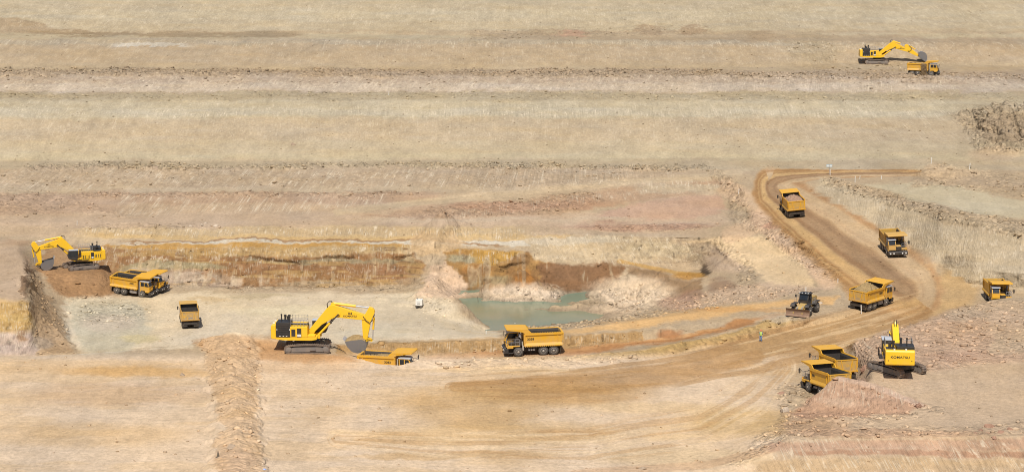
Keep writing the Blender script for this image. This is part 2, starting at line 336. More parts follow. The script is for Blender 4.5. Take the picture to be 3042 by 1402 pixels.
def m_poly(pts, soft=6.0):
    w = window(min(p[0] for p in pts) - soft, max(p[0] for p in pts) + soft, min(p[1] for p in pts) - soft, max(p[1] for p in pts) + soft)
    wu, wv = WU[w], WV[w]
    n = len(pts); inside = np.zeros(wu.shape, dtype=bool); best = np.full(wu.shape, 1e9, dtype=np.float32)
    for i in range(n):
        x1, y1 = pts[i]; x2, y2 = pts[(i + 1) % n]
        c = ((y1 > wv) != (y2 > wv))
        if y1 != y2:
            inside ^= c & (wu < (x2 - x1) * (wv - y1) / (y2 - y1) + x1)
        ex, ey = x2 - x1, y2 - y1
        s = np.clip(((wu - x1) * ex + (wv - y1) * ey) / (ex * ex + ey * ey + 1e-9), 0, 1)
        best = np.minimum(best, np.hypot(wu - x1 - s * ex, wv - y1 - s * ey))
    return full(w, sstep(-soft, soft, np.where(inside, best, -best)))
def strip(v0, v1, col, a=1.0, soft=8, u0=-900, u1=4500):
    w = window(max(u0 - 40, -2000), min(u1 + 40, 5000), v0 - soft, v1 + soft)
    wu, wv = WU[w], WV[w]
    m = sstep(v0 - soft, v0 + soft, wv) * (1 - sstep(v1 - soft, v1 + soft, wv))
    if u0 > -900: m = m * sstep(u0 - 40, u0 + 40, wu)
    if u1 < 4500: m = m * (1 - sstep(u1 - 40, u1 + 40, wu))
    mixin(full(w, m), col, a)

# --- upper benches
strip(-400, 95, (203, 185, 148))
strip(30, 60, (211, 196, 160), .5)
strip(92, 100, (186, 165, 128), .5, 5)
strip(100, 118, (204, 187, 150), 1, 4)
strip(116, 200, (200, 177, 139), 1, 5)
strip(118, 132, (190, 176, 146), .7, 4)
strip(190, 215, (201, 178, 138), .9, 6)
strip(208, 232, (195, 172, 138), .9, 5)
strip(228, 276, (201, 180, 150), 1, 6)
strip(248, 272, (220, 203, 174), .6, 6)
strip(276, 300, (199, 181, 143), 1, 5)
strip(296, 480, (206, 187, 149), 1, 6)
strip(300, 352, (206, 191, 155), .8, 9)
strip(322, 345, (216, 202, 169), .6, 6)
strip(352, 420, (205, 183, 146), .7, 8)
strip(455, 478, (208, 191, 152), .8, 6)
strip(474, 505, (204, 184, 147), 1, 5)
strip(500, 562, (206, 182, 146), 1, 5, -900, 2050)
strip(556, 572, (208, 186, 150), .9, 4, -900, 1600)
strip(572, 640, (203, 173, 138), 1, 5, -900, 1300)
strip(606, 640, (212, 186, 148), .7, 5, 350, 1200)
strip(634, 675, (211, 184, 148), 1, 5, -900, 2150)
strip(672, 700, (204, 178, 142), .8, 5, -900, 2100)
mixin(m_poly([(-200, 52), (60, 50), (130, 68), (170, 88), (330, 98), (-200, 102)], 5), (180, 157, 121), .85)
mixin(m_band([(80, 97), (500, 103), (900, 104)], 7), (170, 148, 112), .8)
mixin(m_band([(1400, 106), (1900, 108), (2300, 112), (3042, 128)], [8, 14, 12, 10]), (184, 161, 126), .7)
mixin(m_blob(1930, 92, 50, 13, .25), (180, 156, 121), .8)
mixin(m_blob(2055, 92, 36, 15, .25), (178, 153, 118), .8)
mixin(m_blob(2260, 106, 45, 10, .25), (178, 155, 120), .7)
mixin(m_blob(1700, 103, 60, 8), (205, 160, 130), .5)
mixin(m_band([(340, 134), (560, 139)], 6), (221, 212, 190), .8)
mixin(m_blob(2420, 150, 90, 40), (188, 170, 134), .6)
mixin(m_blob(2900, 150, 200, 30), (192, 168, 130), .5)
# --- slope under the diagonal road, pink flat
mixin(m_poly([(1080, 640), (1300, 612), (1560, 592), (1800, 560), (2140, 532), (2180, 560), (2050, 582), (1850, 610), (1700, 635), (1300, 648)]), (196, 164, 128), .9)
mixin(m_blob(1480, 612, 170, 16), (198, 156, 122), .6)
mixin(m_blob(1700, 610, 120, 16), (196, 156, 120), .7)
mixin(m_blob(2020, 560, 150, 16), (206, 190, 156), .7)
mixin(m_poly([(1860, 612), (2060, 582), (2140, 578), (2160, 620), (2060, 650), (1750, 652)]), (214, 177, 144), .85)
mixin(m_blob(1900, 672, 230, 15), (200, 160, 130), .7)
mixin(m_blob(2000, 660, 160, 6), (214, 186, 152), .8)
mixin(m_path([(1000, 632), (1250, 600), (1500, 576), (1760, 550), (2010, 530), (2200, 512)], 9), (214, 190, 150), .9)
mixin(m_band([(1050, 656), (1500, 652), (1900, 650)], 5), (216, 192, 156), .7)
# --- pit back wall
strip(676, 712, (216, 188, 140), .9, 5, 230, 1560)
mixin(m_band([(280, 700), (900, 708), (1560, 712), (1700, 705)], [7, 8, 10, 10]), (222, 186, 124), .7)
mixin(m_band([(380, 727), (650, 718), (1000, 718), (1250, 722), (1600, 722)], [5, 7, 8, 9, 8]), (220, 208, 180), .95)
mixin(m_band([(380, 722), (650, 713), (1000, 711), (1250, 713), (1500, 730)], [2.5, 2.5, 3, 3, 3]), (168, 128, 82), .8)
mixin(m_band([(250, 740), (460, 732), (700, 731), (1000, 726), (1250, 735)], [6, 8, 9, 8, 7]), (208, 160, 84), .95)
mixin(m_poly([(250, 746), (460, 742), (800, 742), (1000, 748), (1230, 752), (1250, 790), (1180, 835), (1000, 850), (700, 850), (560, 845), (440, 850), (280, 830)]), (164, 120, 74), .95)
mixin(m_band([(420, 752), (700, 752), (1000, 742), (1220, 744)], [10, 12, 10, 8]), (196, 158, 96), .8)
mixin(m_band([(650, 755), (1000, 745), (1230, 742)], [9, 14, 10]), (206, 178, 128), .55)
mixin(m_band([(360, 798), (480, 788), (600, 792), (660, 798)], [12, 14, 14, 8]), (180, 166, 124), .85)
mixin(m_blob(700, 785, 60, 16), (154, 114, 74), .8)
mixin(m_band([(740, 774), (900, 782), (960, 770), (1090, 782), (1230, 775)], [6, 9, 8, 7, 8]), (166, 150, 112), .85)
mixin(m_band([(700, 800), (900, 800), (1100, 798), (1250, 800)], [14, 12, 16, 14]), (158, 118, 78), .85)
mixin(m_band([(440, 826), (560, 828), (700, 834)], [22, 20, 14]), (212, 190, 158), .75)
mixin(m_blob(420, 820, 50, 28), (216, 192, 160), .6)
mixin(m_blob(620, 822, 16, 26), (176, 130, 86), .7)
mixin(m_band([(640, 826), (900, 832), (1230, 830)], [14, 18, 16]), (160, 124, 82), .6)
mixin(m_blob(950, 842, 130, 9), (206, 186, 148), .55)
mixin(m_blob(1150, 815, 60, 22), (160, 118, 80), .7)
vs1 = fbm(GX / .8, GZ / 5, 511, 3); vs2 = fbm(GX / 2.4, GZ / 3.5, 512, 3); vs3 = fbm(GX / 9, GZ / .8, 513, 3)
wallm = m_poly([(240, 735), (460, 728), (800, 728), (1240, 735), (1250, 840), (1000, 852), (440, 855), (280, 830)])
mixin(full(wallm.win, np.asarray(wallm)[wallm.win] * sstep(.54, .64, vs1)[wallm.win] * sstep(.45, .6, vs2)[wallm.win]), (212, 184, 136), .55)
mixin(full(wallm.win, np.asarray(wallm)[wallm.win] * sstep(.55, .7, vs2)[wallm.win] * sstep(.5, .6, vs3)[wallm.win]), (126, 86, 52), .8)
mixin(full(wallm.win, np.asarray(wallm)[wallm.win] * sstep(.56, .66, vs3)[wallm.win]), (200, 164, 104), .6)
low = m_band([(430, 822), (700, 832), (900, 838)], 14)
mixin(full(low.win, np.asarray(low)[low.win] * sstep(.47, .6, vs2)[low.win]), (216, 194, 158), .55)
# wall between the heaps, centre
mixin(m_poly([(1330, 742), (1560, 744), (1640, 790), (1640, 860), (1360, 870), (1330, 820)]), (180, 138, 80), .95)
mixin(m_poly([(1350, 742), (1560, 744), (1520, 762), (1470, 790), (1410, 780)], 5), (210, 164, 84), .9)
mixin(m_blob(1375, 770, 45, 12), (176, 164, 126), .9)
mixin(m_blob(1410, 800, 50, 14), (172, 122, 66), .8)
mixin(m_blob(1480, 830, 60, 18), (186, 168, 126), .7)
mixin(m_blob(1560, 825, 34, 26), (184, 126, 62), .85)
mixin(m_blob(1400, 840, 40, 14), (170, 140, 92), .7)
mixin(m_poly([(1240, 690), (1330, 688), (1380, 730), (1340, 748), (1260, 765), (1215, 745)]), (220, 186, 136), .8)
mixin(m_poly([(1610, 782), (1680, 790), (1800, 782), (1850, 790), (1840, 850), (1700, 862), (1600, 850)]), (148, 110, 74), .95)
cwall = m_poly([(1330, 742), (1560, 744), (1850, 780), (1840, 860), (1360, 870), (1330, 820)])
mixin(full(cwall.win, np.asarray(cwall)[cwall.win] * sstep(.55, .66, vs1)[cwall.win] * sstep(.48, .6, vs2)[cwall.win]), (206, 186, 146), .6)
mixin(full(cwall.win, np.asarray(cwall)[cwall.win] * sstep(.56, .68, vs2)[cwall.win]), (140, 104, 68), .55)
mixin(m_poly([(1560, 705), (1800, 705), (2000, 712), (2080, 770), (1900, 775), (1840, 775), (1700, 788), (1600, 775)]), (217, 193, 150), .9)
mixin(m_blob(1700, 715, 130, 12), (222, 208, 178), .7)
mixin(m_blob(1950, 740, 110, 20), (216, 196, 154), .6)
mixin(m_path([(1840, 775), (1930, 795), (2010, 810), (2090, 815)], 6), (206, 164, 92), .8)
mixin(m_blob(2050, 818, 55, 14), (198, 146, 66), .8)
mixin(m_poly([(1850, 790), (1960, 805), (2010, 830), (2090, 835), (2080, 860), (2000, 900), (1900, 830)]), (158, 126, 88), .85)
mixin(m_blob(2100, 800, 14, 18), (60, 44, 30), .9)  # hole in the wall: its shade painted dark, not hollowed out
mixin(m_blob(2160, 770, 70, 40), (216, 188, 154), .7)
mixin(m_blob(2060, 880, 50, 20), (168, 132, 104), .7)
mixin(m_blob(2150, 855, 45, 28), (170, 136, 104), .7)
# --- pit floor
ALB = .76
mixin(m_poly([(190, 890), (440, 885), (560, 870), (1250, 870), (1420, 960), (1500, 1000), (1250, 1010), (985, 1020), (600, 1010), (560, 1030), (240, 1050), (200, 1000)]), (216, 198, 163), .95)
mixin(m_poly([(200, 895), (430, 895), (480, 960), (430, 1020), (380, 1050), (240, 1050)], 14), (190, 180, 150), .85)
mixin(m_blob(330, 960, 80, 30), (196, 176, 148), .5)
mixin(m_poly([(420, 880), (700, 868), (900, 905), (700, 930), (520, 1000), (440, 1000)], 14), (220, 198, 156), .7)
mixin(m_blob(760, 878, 110, 9), (188, 168, 128), .8)
mixin(m_blob(620, 890, 70, 8), (198, 170, 122), .6)
mixin(m_blob(900, 925, 200, 22), (226, 208, 164), .75)
mixin(m_blob(1120, 985, 140, 20), (214, 202, 172), .7)
mixin(m_blob(420, 1010, 60, 14), (196, 180, 132), .7)
mixin(m_poly([(1000, 905), (1200, 870), (1330, 880), (1400, 950), (1450, 990), (1200, 985)]), (208, 190, 154), .7)
mixin(m_poly([(1270, 790), (1330, 778), (1370, 820), (1400, 860), (1380, 890), (1230, 890), (1250, 850)]), (214, 184, 148), .85)
mixin(m_blob(1550, 880, 130, 36), (218, 196, 164), .9)
mixin(m_blob(1880, 870, 125, 52), (216, 193, 158), .9)
mixin(m_blob(1800, 925, 120, 18), (206, 182, 148), .7)
mixin(m_blob(2020, 900, 70, 25), (196, 160, 130), .6)
mixin(m_poly([(2020, 712), (2290, 700), (2380, 760), (2420, 850), (2300, 850), (2200, 770), (2100, 720)]), (224, 196, 150), .85)
mixin(m_path([(2170, 700), (2260, 660), (2240, 600), (2160, 560)], 26), (206, 176, 138), .8)
mixin(m_path([(2260, 650), (2320, 700), (2400, 760), (2460, 830)], 30), (208, 176, 140), .8)
mixin(m_blob(2300, 670, 40, 12), (198, 150, 118), .6)
mixin(m_poly([(2100, 870), (2300, 840), (2480, 850), (2300, 890), (2050, 920)]), (204, 176, 142), .7)
# left block
ALB = .60
mixin(m_poly([(-200, 890), (85, 892), (95, 980), (60, 1010), (-200, 1000)], 8), (206, 170, 106), .95)
mixin(m_blob(40, 945, 80, 14), (214, 182, 116), .6)
mixin(m_poly([(-200, 1000), (90, 985), (110, 1060), (-200, 1070)], 8), (204, 182, 160), .9)
mixin(m_blob(60, 1000, 16, 18), (176, 140, 100), .8)
mixin(m_poly([(92, 800), (130, 850), (190, 960), (215, 1050), (110, 1058), (95, 900)], 8), (190, 160, 120), .9)
mixin(m_blob(120, 1020, 40, 24), (176, 158, 132), .7)
mixin(m_poly([(-200, 700), (70, 712), (85, 780), (80, 890), (-200, 890)], 8), (208, 180, 144), .9)
mixin(m_blob(78, 840, 12, 44), (120, 92, 64), .8)  # crevice at the block edge, its shade painted into the soil colour
mixin(m_blob(60, 722, 60, 12), (186, 154, 116), .6)
mixin(m_poly([(100, 790), (340, 800), (345, 880), (200, 885), (150, 850)], 8), (178, 138, 94), .95)
mixin(m_poly([(130, 722), (340, 734), (340, 790), (130, 790)], 8), (166, 128, 86), .8)
mixin(m_blob(200, 745, 60, 20), (184, 150, 108), .6)
# --- roads
ALB = .68
mixin(m_poly([(1250, 1010), (1690, 990), (1900, 975), (2050, 955), (2300, 915), (2480, 905), (2500, 880), (2400, 885), (2200, 908), (1900, 950), (1734, 972), (1560, 1000)], 6), (222, 180, 120), .95)
mixin(m_blob(2200, 925, 240, 6), (210, 160, 96), .5)
mixin(m_poly([(1250, 1068), (1700, 1058), (2000, 1015), (2200, 968), (2320, 935), (2200, 948), (2000, 1002), (1690, 1028), (1250, 1050)], 6), (186, 132, 78), .9)
mixin(m_band([(1250, 1056), (1600, 1048), (1900, 1015), (2150, 970)], [4, 4, 4, 4]), (206, 158, 102), .6)
mixin(m_poly([(990, 1022), (1250, 1015), (1690, 993), (1900, 985), (1900, 1012), (1690, 1030), (1250, 1054), (1000, 1060)], 4), (182, 146, 94), .9)
mixin(m_poly([(1240, 1068), (1700, 1060), (1900, 1040), (2100, 1002), (2300, 948), (2380, 932), (2380, 960), (2250, 1000), (2000, 1052), (1750, 1090), (1300, 1098)], 5), (190, 158, 100), .9)
mixin(m_blob(2330, 948, 90, 12), (196, 178, 146), .7)
mixin(m_blob(1985, 990, 40, 14), (172, 120, 76), .8)
mixin(m_path([(2240, 1070, 60), (2500, 990, 50), (2750, 920, 60), (2850, 850, 60)], 50), (206, 170, 114), .8)
mixin(m_path([(1900, 1130, 20), (2250, 1060, 22), (2550, 975, 18), (2800, 955, 14)], 20), (180, 142, 92), .7)
mixin(m_path([(1950, 1085, 10), (2300, 1010, 12), (2550, 950, 10), (2700, 900, 10)], 10), (184, 144, 90), .6)
mixin(m_path([(2680, 980, 14), (2780, 955, 18), (2860, 925, 16)], 10), (170, 138, 102), .8)
# ramp: travel from the far bend down to the junction
RAMP = [(2730, 513, 8), (2430, 518, 14), (2350, 525, 22), (2308, 537, 34), (2291, 552, 50), (2299, 572, 60), (2350, 612, 74), (2465, 690, 94), (2585, 782, 110), (2690, 862, 104)]
rw, rlat, ralo, rbest = lanes(RAMP)
redge = 1 - sstep(.84, 1.2, rbest + .3 * (fbm(U[rw] / 26, V[rw] / 14, 349, 3) - .5))
wob = rlat + .25 * (fbm(ralo / 90, ralo * 0 + 3, 341, 2) - .5)
def rl(lo, hi, col, a, fade=.09): mixin(full(rw, np.asarray(lane(rw, wob, lo, hi, fade))[rw] * redge), col, a)
mixin(full(rw, redge), (200, 166, 118), .95)
rl(.60, 1.1, (172, 130, 80), .9)
rl(.32, .60, (208, 170, 112), .85)
rl(.70, .78, (206, 168, 112), .6, .04)
rl(-.34, .32, (168, 136, 98), .9)
rl(.16, .30, (154, 118, 80), .7, .05)
rl(-.22, -.10, (152, 120, 86), .5, .05)
rl(-.85, -.36, (204, 176, 134), .85)
rl(-.52, -.42, (196, 164, 122), .6, .05)
rl(-1.1, -.85, (180, 138, 94), .75)
# wheel lanes sweeping from the junction into the near ground
TURN = [(2840, 880, 55), (2700, 930, 60), (2500, 985, 62), (2250, 1050, 62), (1980, 1108, 60), (1650, 1145, 52), (1340, 1155, 36)]
tw, tlat, talo, tbest = lanes(TURN)
tedge = (1 - sstep(.8, 1.15, tbest)) * sstep(40, 260, talo)
mixin(full(tw, tedge), (192, 154, 104), .6)
tn = fbm(tlat * 4.5, talo / 260, 343, 3)
mixin(full(tw, tedge * sstep(.5, .62, tn)), (178, 140, 92), .8)
mixin(full(tw, tedge * sstep(.56, .66, fbm(tlat * 6 + 9, talo / 200, 345, 3))), (222, 190, 140), .7)
TURN2 = [(2330, 1090, 45), (2240, 1180, 70), (2080, 1270, 70), (1750, 1320, 60), (1350, 1320, 45), (1000, 1300, 30)]
sw, slat, salo, sbest = lanes(TURN2)
SWP = (sw, (1 - sstep(.7, 1.1, sbest)), fbm(slat * 7, salo / 240, 347, 3))

# right hand slope and terrace
ALB = .60
mixin(m_poly([(2440, 530), (2600, 590), (2800, 640), (3200, 700), (3200, 880), (2890, 850), (2740, 745), (2560, 650), (2420, 570)], 8), (210, 190, 152), .9)
mixin(m_poly([(2600, 570), (2900, 650), (3200, 700), (3200, 740), (2800, 670)], 8), (200, 176, 138), .6)
mixin(m_poly([(2560, 545), (2760, 540), (3200, 630), (3200, 670), (2900, 640), (2650, 575)], 6), (214, 200, 162), .8)
mixin(m_poly([(2700, 560), (2820, 545), (3200, 600), (3200, 570), (2900, 520), (2760, 480)], 8), (202, 176, 138), .7)
mixin(m_poly([(2820, 340), (2960, 310), (3250, 320), (3250, 450), (2980, 430), (2900, 400)], 16), (190, 168, 132), .8)
mixin(m_blob(2990, 390, 80, 50), (172, 150, 118), .6)
mixin(m_blob(2960, 460, 90, 22), (204, 178, 140), .8)
# --- near ground
ALB = .72
near = sstep(1040, 1075, V) * (1 - sstep(2250, 2420, WU) * sstep(1000, 1100, V))
mixin(near, (224, 198, 161), .92)
mixin(m_blob(300, 1090, 420, 24), (216, 184, 138), .7)
mixin(m_blob(420, 1105, 240, 18), (214, 172, 110), .7)
mixin(m_blob(350, 1170, 300, 36), (210, 182, 146), .9)
mixin(m_blob(250, 1290, 350, 40), (214, 178, 124), .5)
mixin(m_blob(900, 1090, 180, 22), (212, 178, 134), .6)
mixin(m_poly([(570, 1012), (640, 1000), (840, 1002), (860, 1030), (1000, 1050), (1060, 1070), (900, 1075), (640, 1060)], 10), (196, 150, 98), .8)
mixin(m_poly([(600, 1000), (760, 1005), (765, 1130), (775, 1260), (790, 1420), (640, 1420), (655, 1260), (625, 1130)], 10), (209, 177, 135), .85)
mixin(m_blob(700, 1370, 70, 40), (204, 172, 134), .8)
mixin(m_path([(1350, 1150, 14), (1700, 1140, 34), (2000, 1110, 36), (2250, 1060, 20)], 20), (184, 144, 92), .75)
mixin(m_blob(1650, 1170, 300, 36), (188, 150, 96), .7)
mixin(m_blob(1400, 1210, 260, 60), (200, 162, 104), .65)
mixin(m_blob(1500, 1290, 420, 40), (208, 172, 114), .6)
mixin(m_blob(1700, 1285, 130, 12), (190, 150, 98), .6)
mixin(m_blob(1350, 1350, 350, 12), (198, 162, 108), .6)
mixin(m_blob(2200, 1250, 170, 50), (212, 178, 120), .7)
mixin(m_blob(2050, 1360, 300, 30), (216, 190, 148), .8)
mixin(m_blob(1500, 1100, 250, 12), (228, 198, 152), .8)
mixin(m_blob(1950, 1210, 250, 18), (222, 192, 144), .6)
mixin(m_path([(1700, 1408, 12), (2100, 1380, 12), (2300, 1330, 12)], 12), (206, 172, 132), .7)
mixin(full(SWP[0], SWP[1] * sstep(.55, .66, SWP[2])), (198, 160, 110), .5)
mixin(full(SWP[0], SWP[1] * sstep(.55, .66, 1 - SWP[2])), (230, 202, 158), .6)
mixin(full(tw, tedge * sstep(.5, .62, tn) * (V[tw] > 1040)), (184, 146, 96), .7)
# right foreground pad
ALB = .66
pad = m_poly([(2380, 1215), (2490, 1112), (2545, 1090), (2545, 1010), (2790, 945), (2940, 892), (3300, 890), (3300, 1500), (2230, 1500), (2260, 1400), (2340, 1300), (2350, 1240)], 8)
mixin(pad, (208, 181, 144), .95)
mixin(m_poly([(2540, 1012), (2800, 945), (2900, 930), (2960, 1000), (2900, 1080), (2760, 1110), (2600, 1075), (2545, 1090)], 10), (202, 170, 136), .85)
mixin(m_blob(2900, 1060, 160, 24), (202, 166, 134), .6)
mixin(m_blob(2860, 940, 60, 20), (202, 180, 148), .6)
mixin(m_blob(2980, 960, 70, 40), (214, 184, 148), .7)
mixin(m_poly([(2330, 1228), (2400, 1200), (2456, 1141), (2487, 1113), (2560, 1124), (2640, 1150), (2760, 1202), (2700, 1226), (2560, 1236), (2400, 1245)], 6), (196, 158, 124), .92)
mixin(m_blob(2500, 1190, 60, 16), (206, 176, 142), .7)
mixin(m_path([(2490, 1122, 9), (2560, 1136, 9), (2640, 1162, 9), (2740, 1204, 7)], 9), (214, 184, 154), .75)
mixin(m_blob(2420, 1260, 110, 22), (204, 168, 128), .7)
mixin(m_blob(2620, 1285, 340, 14), (200, 166, 130), .8)
mixin(m_band([(2280, 1330), (2500, 1322), (3100, 1318)], [10, 14, 18]), (198, 162, 130), .85)
mixin(m_band([(2350, 1346), (2700, 1346), (3100, 1348)], [7, 9, 9]), (182, 138, 106), .75)
mixin(m_band([(2260, 1385), (2700, 1382), (3100, 1386)], [18, 20, 22]), (206, 176, 132), .85)
# ---- broad mottling, wheel streaks and fine grain, all soil colour
mot = fbm(GX / 7, GY / 30 + GZ / 3, 301, 5) - .5
mot2 = fbm(GX / 1.6, GY / 6 + GZ / 1.5, 305, 3) - .5
steep = np.abs(np.gradient(GZ, axis=0)) / (np.abs(np.gradient(GY, axis=0)) + 1e-3)
steep = sstep(.5, 1.2, steep)
mot3 = fbm(GX / .7, GY / 3.2 + GZ / .7, 307, 3) - .5
crack = np.clip(vnoise(GX / .5, GZ / .9 + GY / 3, 308) - .8, 0, 1) * 3 * steep
SOIL *= (1 + .26 * mot + (.16 + .3 * steep) * mot2 + (.1 + .35 * steep) * mot3 - crack)[..., None].astype(np.float32)
warm = (fbm(GX / 11 + 40, GY / 11 + GZ, 311, 4) - .5).astype(np.float32)
SOIL *= np.stack([1 + .05 * warm, 1 - .03 * warm, 1 - .2 * warm], -1)
flat = (1 - sstep(.10, .3, np.abs(np.gradient(GZ, axis=0)) / (np.abs(np.gradient(GY, axis=0)) + 1e-3))).astype(np.float32)
# wispy wheel streaks on the near ground, mostly across, some sweeping round
wx = GX + 5 * fbm(GX / 30, GY / 30, 322, 2); wy = GY + 7 * fbm(GX / 36, GY / 36, 323, 2)
st = fbm(wx / 5.5 + wy * .1, wy * .7 - wx * .12, 325, 4) - .5
st2 = fbm(wx / 14 - wy * .05, wy * .42 + wx * .05, 328, 4) - .5
st3 = np.clip(fbm(wx / 2.6, wy * 2.4 - wx * .2, 329, 3) - .56, 0, 1)
st4 = np.clip(fbm(wx / 3.4 + 9, wy * 2.0 + wx * .16, 330, 3) - .56, 0, 1)
nearf = (sstep(1030, 1100, V) * (1 - .75 * np.asarray(pad)) * flat).astype(np.float32)
patch = fbm(GX / 16, GY / 26, 333, 3)
k_ = nearf * (.08 * st + .12 * st2 - .6 * st3 * sstep(.45, .62, patch) + .35 * st4)
SOIL *= (1 + np.clip(k_, -.35, .3))[..., None].astype(np.float32)
brn = nearf * sstep(.5, .68, fbm(wx / 12, wy / 5, 335, 4)) * .35
SOIL *= np.stack([1 - .02 * brn, 1 - .12 * brn, 1 - .34 * brn], -1).astype(np.float32)
ln_ = fbm(rlat * 6, ralo / 110, 331, 4) - .5
SOIL[rw] *= (1 + redge * .3 * ln_)[..., None].astype(np.float32)
# dark wet mud round the pond
wet = (1 - sstep(.15, .75, np.abs(GZ - (-8.75)))) * sstep(1330, 1380, U) * (1 - sstep(1950, 2050, U)) * sstep(840, 860, V) * (1 - sstep(960, 985, V)) * (.55 + .45 * fbm(GX / 2, GY / 2, 351, 3))
SOIL *= (1 - .42 * wet)[..., None].astype(np.float32)
SOIL *= np.array([1.0, .99, 1.065], dtype=np.float32)
SOIL = np.clip(SOIL, .012, .8)

# ---- rubble and tooth-mark masks
RUB = np.zeros(U.shape, dtype=np.float32)
def rub(m, a=1.0):
    w = getattr(m, 'win', FULL)
    RUB[w] = np.maximum(RUB[w], np.asarray(m)[w] * np.float32(a))
rub(m_band([(-300, 215), (1500, 218), (2500, 228), (3300, 232)], 11), .9)
rub(m_band([(-300, 242), (3300, 250)], 24), .35)
rub(m_band([(-300, 288), (1400, 286), (3300, 292)], 12), .5)
rub(m_band([(60, 500), (1000, 493), (1900, 499), (2120, 500)], [8, 9, 8, 5]), 1.0)
rub(m_band([(-300, 530), (1900, 530)], 26), .35)
rub(m_blob(80, 600, 200, 40), .7)
rub(m_band([(200, 580), (1200, 578)], 8), .8)
rub(m_poly([(200, 590), (330, 630), (450, 640), (250, 640)]), .7)
rub(m_blob(420, 672, 230, 10), .6)
rub(m_poly([(1150, 645), (1300, 612), (1560, 590), (1760, 562), (1800, 600), (1700, 632), (1300, 646)]), .8)
rub(m_blob(1930, 675, 230, 14), .9)
rub(m_path([(2130, 520, 18), (2190, 570, 24), (2200, 640, 30), (2300, 690, 30), (2400, 770, 34), (2480, 820, 22)], 20), .85)
rub(m_path([(2140, 720, 20), (2220, 790, 24), (2230, 850, 30), (2100, 900, 24)], 24), .8)
rub(m_poly([(2020, 880), (2300, 850), (2480, 860), (2300, 890), (2050, 925), (1850, 950)]), .8)
rub(m_blob(1880, 895, 170, 48), .9)
rub(m_blob(1560, 880, 125, 32), .7)
rub(m_blob(1290, 880, 90, 70), .4)
rub(m_poly([(70, 770), (130, 850), (200, 960), (225, 1050), (110, 1058), (60, 900)]), .6)
rub(m_blob(330, 930, 130, 40), .7)
rub(m_band([(440, 842), (700, 848), (1200, 850)], 12), .8)
rub(m_blob(560, 815, 160, 30), .5)
rub(m_poly([(590, 1005), (775, 1005), (775, 1130), (785, 1260), (800, 1420), (640, 1420), (650, 1260), (620, 1130)]), .5)
rub(m_poly([(1000, 1022), (1250, 1018), (1690, 995), (1900, 990), (1900, 1012), (1690, 1030), (1250, 1054)]), .55)
rub(m_poly([(1240, 1068), (1700, 1060), (1900, 1040), (2100, 1002), (2300, 948), (2420, 930), (2420, 960), (2250, 1000), (2000, 1052), (1750, 1090), (1300, 1098)]), .6)
rub(m_band([(1500, 985), (1734, 962), (1900, 940), (2100, 915)], 9), .8)
rub(m_poly([(2540, 1012), (2800, 945), (2940, 892), (3200, 890), (3200, 1060), (2900, 1085), (2760, 1110), (2640, 1085), (2545, 1090)]), .75)
rub(m_poly([(2310, 1150), (2400, 1150), (2420, 1190), (2360, 1240), (2460, 1280), (2300, 1330), (2200, 1390), (2160, 1380), (2330, 1240)]), .8)
rub(m_band([(2330, 1285), (2700, 1278), (3200, 1275)], 16), .75)
rub(m_path([(2720, 1205, 12), (2800, 1220, 10)], 10), .8)
rub(m_path([(2460, 540, 16), (2640, 590, 18), (2800, 635, 20), (3100, 690, 24)], 18), 1.0)
rub(m_poly([(2700, 560), (2730, 510), (2790, 480), (3000, 520), (3200, 560), (3200, 600), (2900, 570)]), .6)
rub(m_poly([(2820, 340), (2960, 310), (3250, 320), (3250, 470), (2900, 450), (2880, 400)]), 1.0)
rub(m_path([(1400, 104), (2100, 92)], 14), .4)
rub(m_blob(2540, 205, 200, 14), .5)
rub(m_blob(2420, 150, 90, 40), .4)
GRV = np.zeros(U.shape, dtype=np.float32); SLA = np.zeros(U.shape, dtype=np.float32)
def grv(m, a=1.0, slant=0.0):
    w = getattr(m, 'win', FULL)
    m = np.asarray(m)[w] * np.float32(a)
    SLA[w] = np.where(m > GRV[w], np.float32(slant), SLA[w])
    GRV[w] = np.maximum(GRV[w], m)
grv(m_band([(-300, 45), (3300, 45)], 40), .5)
grv(m_band([(-300, 128), (3300, 135)], 12), .7)
grv(m_band([(-300, 155), (3300, 160)], 35), .38)
grv(m_band([(-300, 250), (3300, 255)], 24), .75, -.9)
grv(m_band([(-300, 318), (3300, 325)], 20), .55)
grv(m_band([(-300, 334), (2900, 338)], 12), .9)
grv(m_band([(-300, 385), (2900, 385)], 45), .4)
grv(m_band([(-300, 535), (1500, 534), (2000, 515)], [28, 28, 10]), .9, -.9)
grv(m_band([(350, 610), (900, 605), (1150, 592)], [26, 24, 12]), .9, -.5)
grv(m_band([(1350, 640), (1600, 605), (1800, 580), (2140, 548)], [12, 14, 20, 20]), .5)
grv(m_band([(1900, 555), (2140, 545)], 16), .8)
grv(m_band([(220, 690), (900, 688), (1560, 695)], [12, 12, 12]), .9)
grv(m_band([(250, 765), (700, 765), (1250, 745)], [30, 30, 20]), .7)
grv(m_band([(430, 815), (1200, 815)], 30), .45)
grv(m_band([(1560, 715), (1800, 715), (2050, 735)], [18, 22, 26]), .85, .5)
grv(m_blob(1450, 765, 90, 24), .9)
grv(m_poly([(1560, 720), (2050, 720), (2090, 790), (1850, 785), (1620, 780)]), .6, .5)
grv(m_poly([(-200, 895), (85, 895), (100, 1055), (-200, 1060)]), .7)
grv(m_poly([(2450, 545), (2600, 600), (2800, 655), (3200, 710), (3200, 870), (2890, 850), (2740, 745), (2560, 650), (2420, 570)]), .6, .2)
grv(m_poly([(2400, 1200), (2487, 1113), (2560, 1124), (2640, 1150), (2760, 1202), (2640, 1215), (2480, 1180)]), .75, -.5)
grv(m_poly([(2260, 1390), (2340, 1312), (2450, 1298), (3200, 1296), (3200, 1450), (2200, 1450)]), .85, .5)
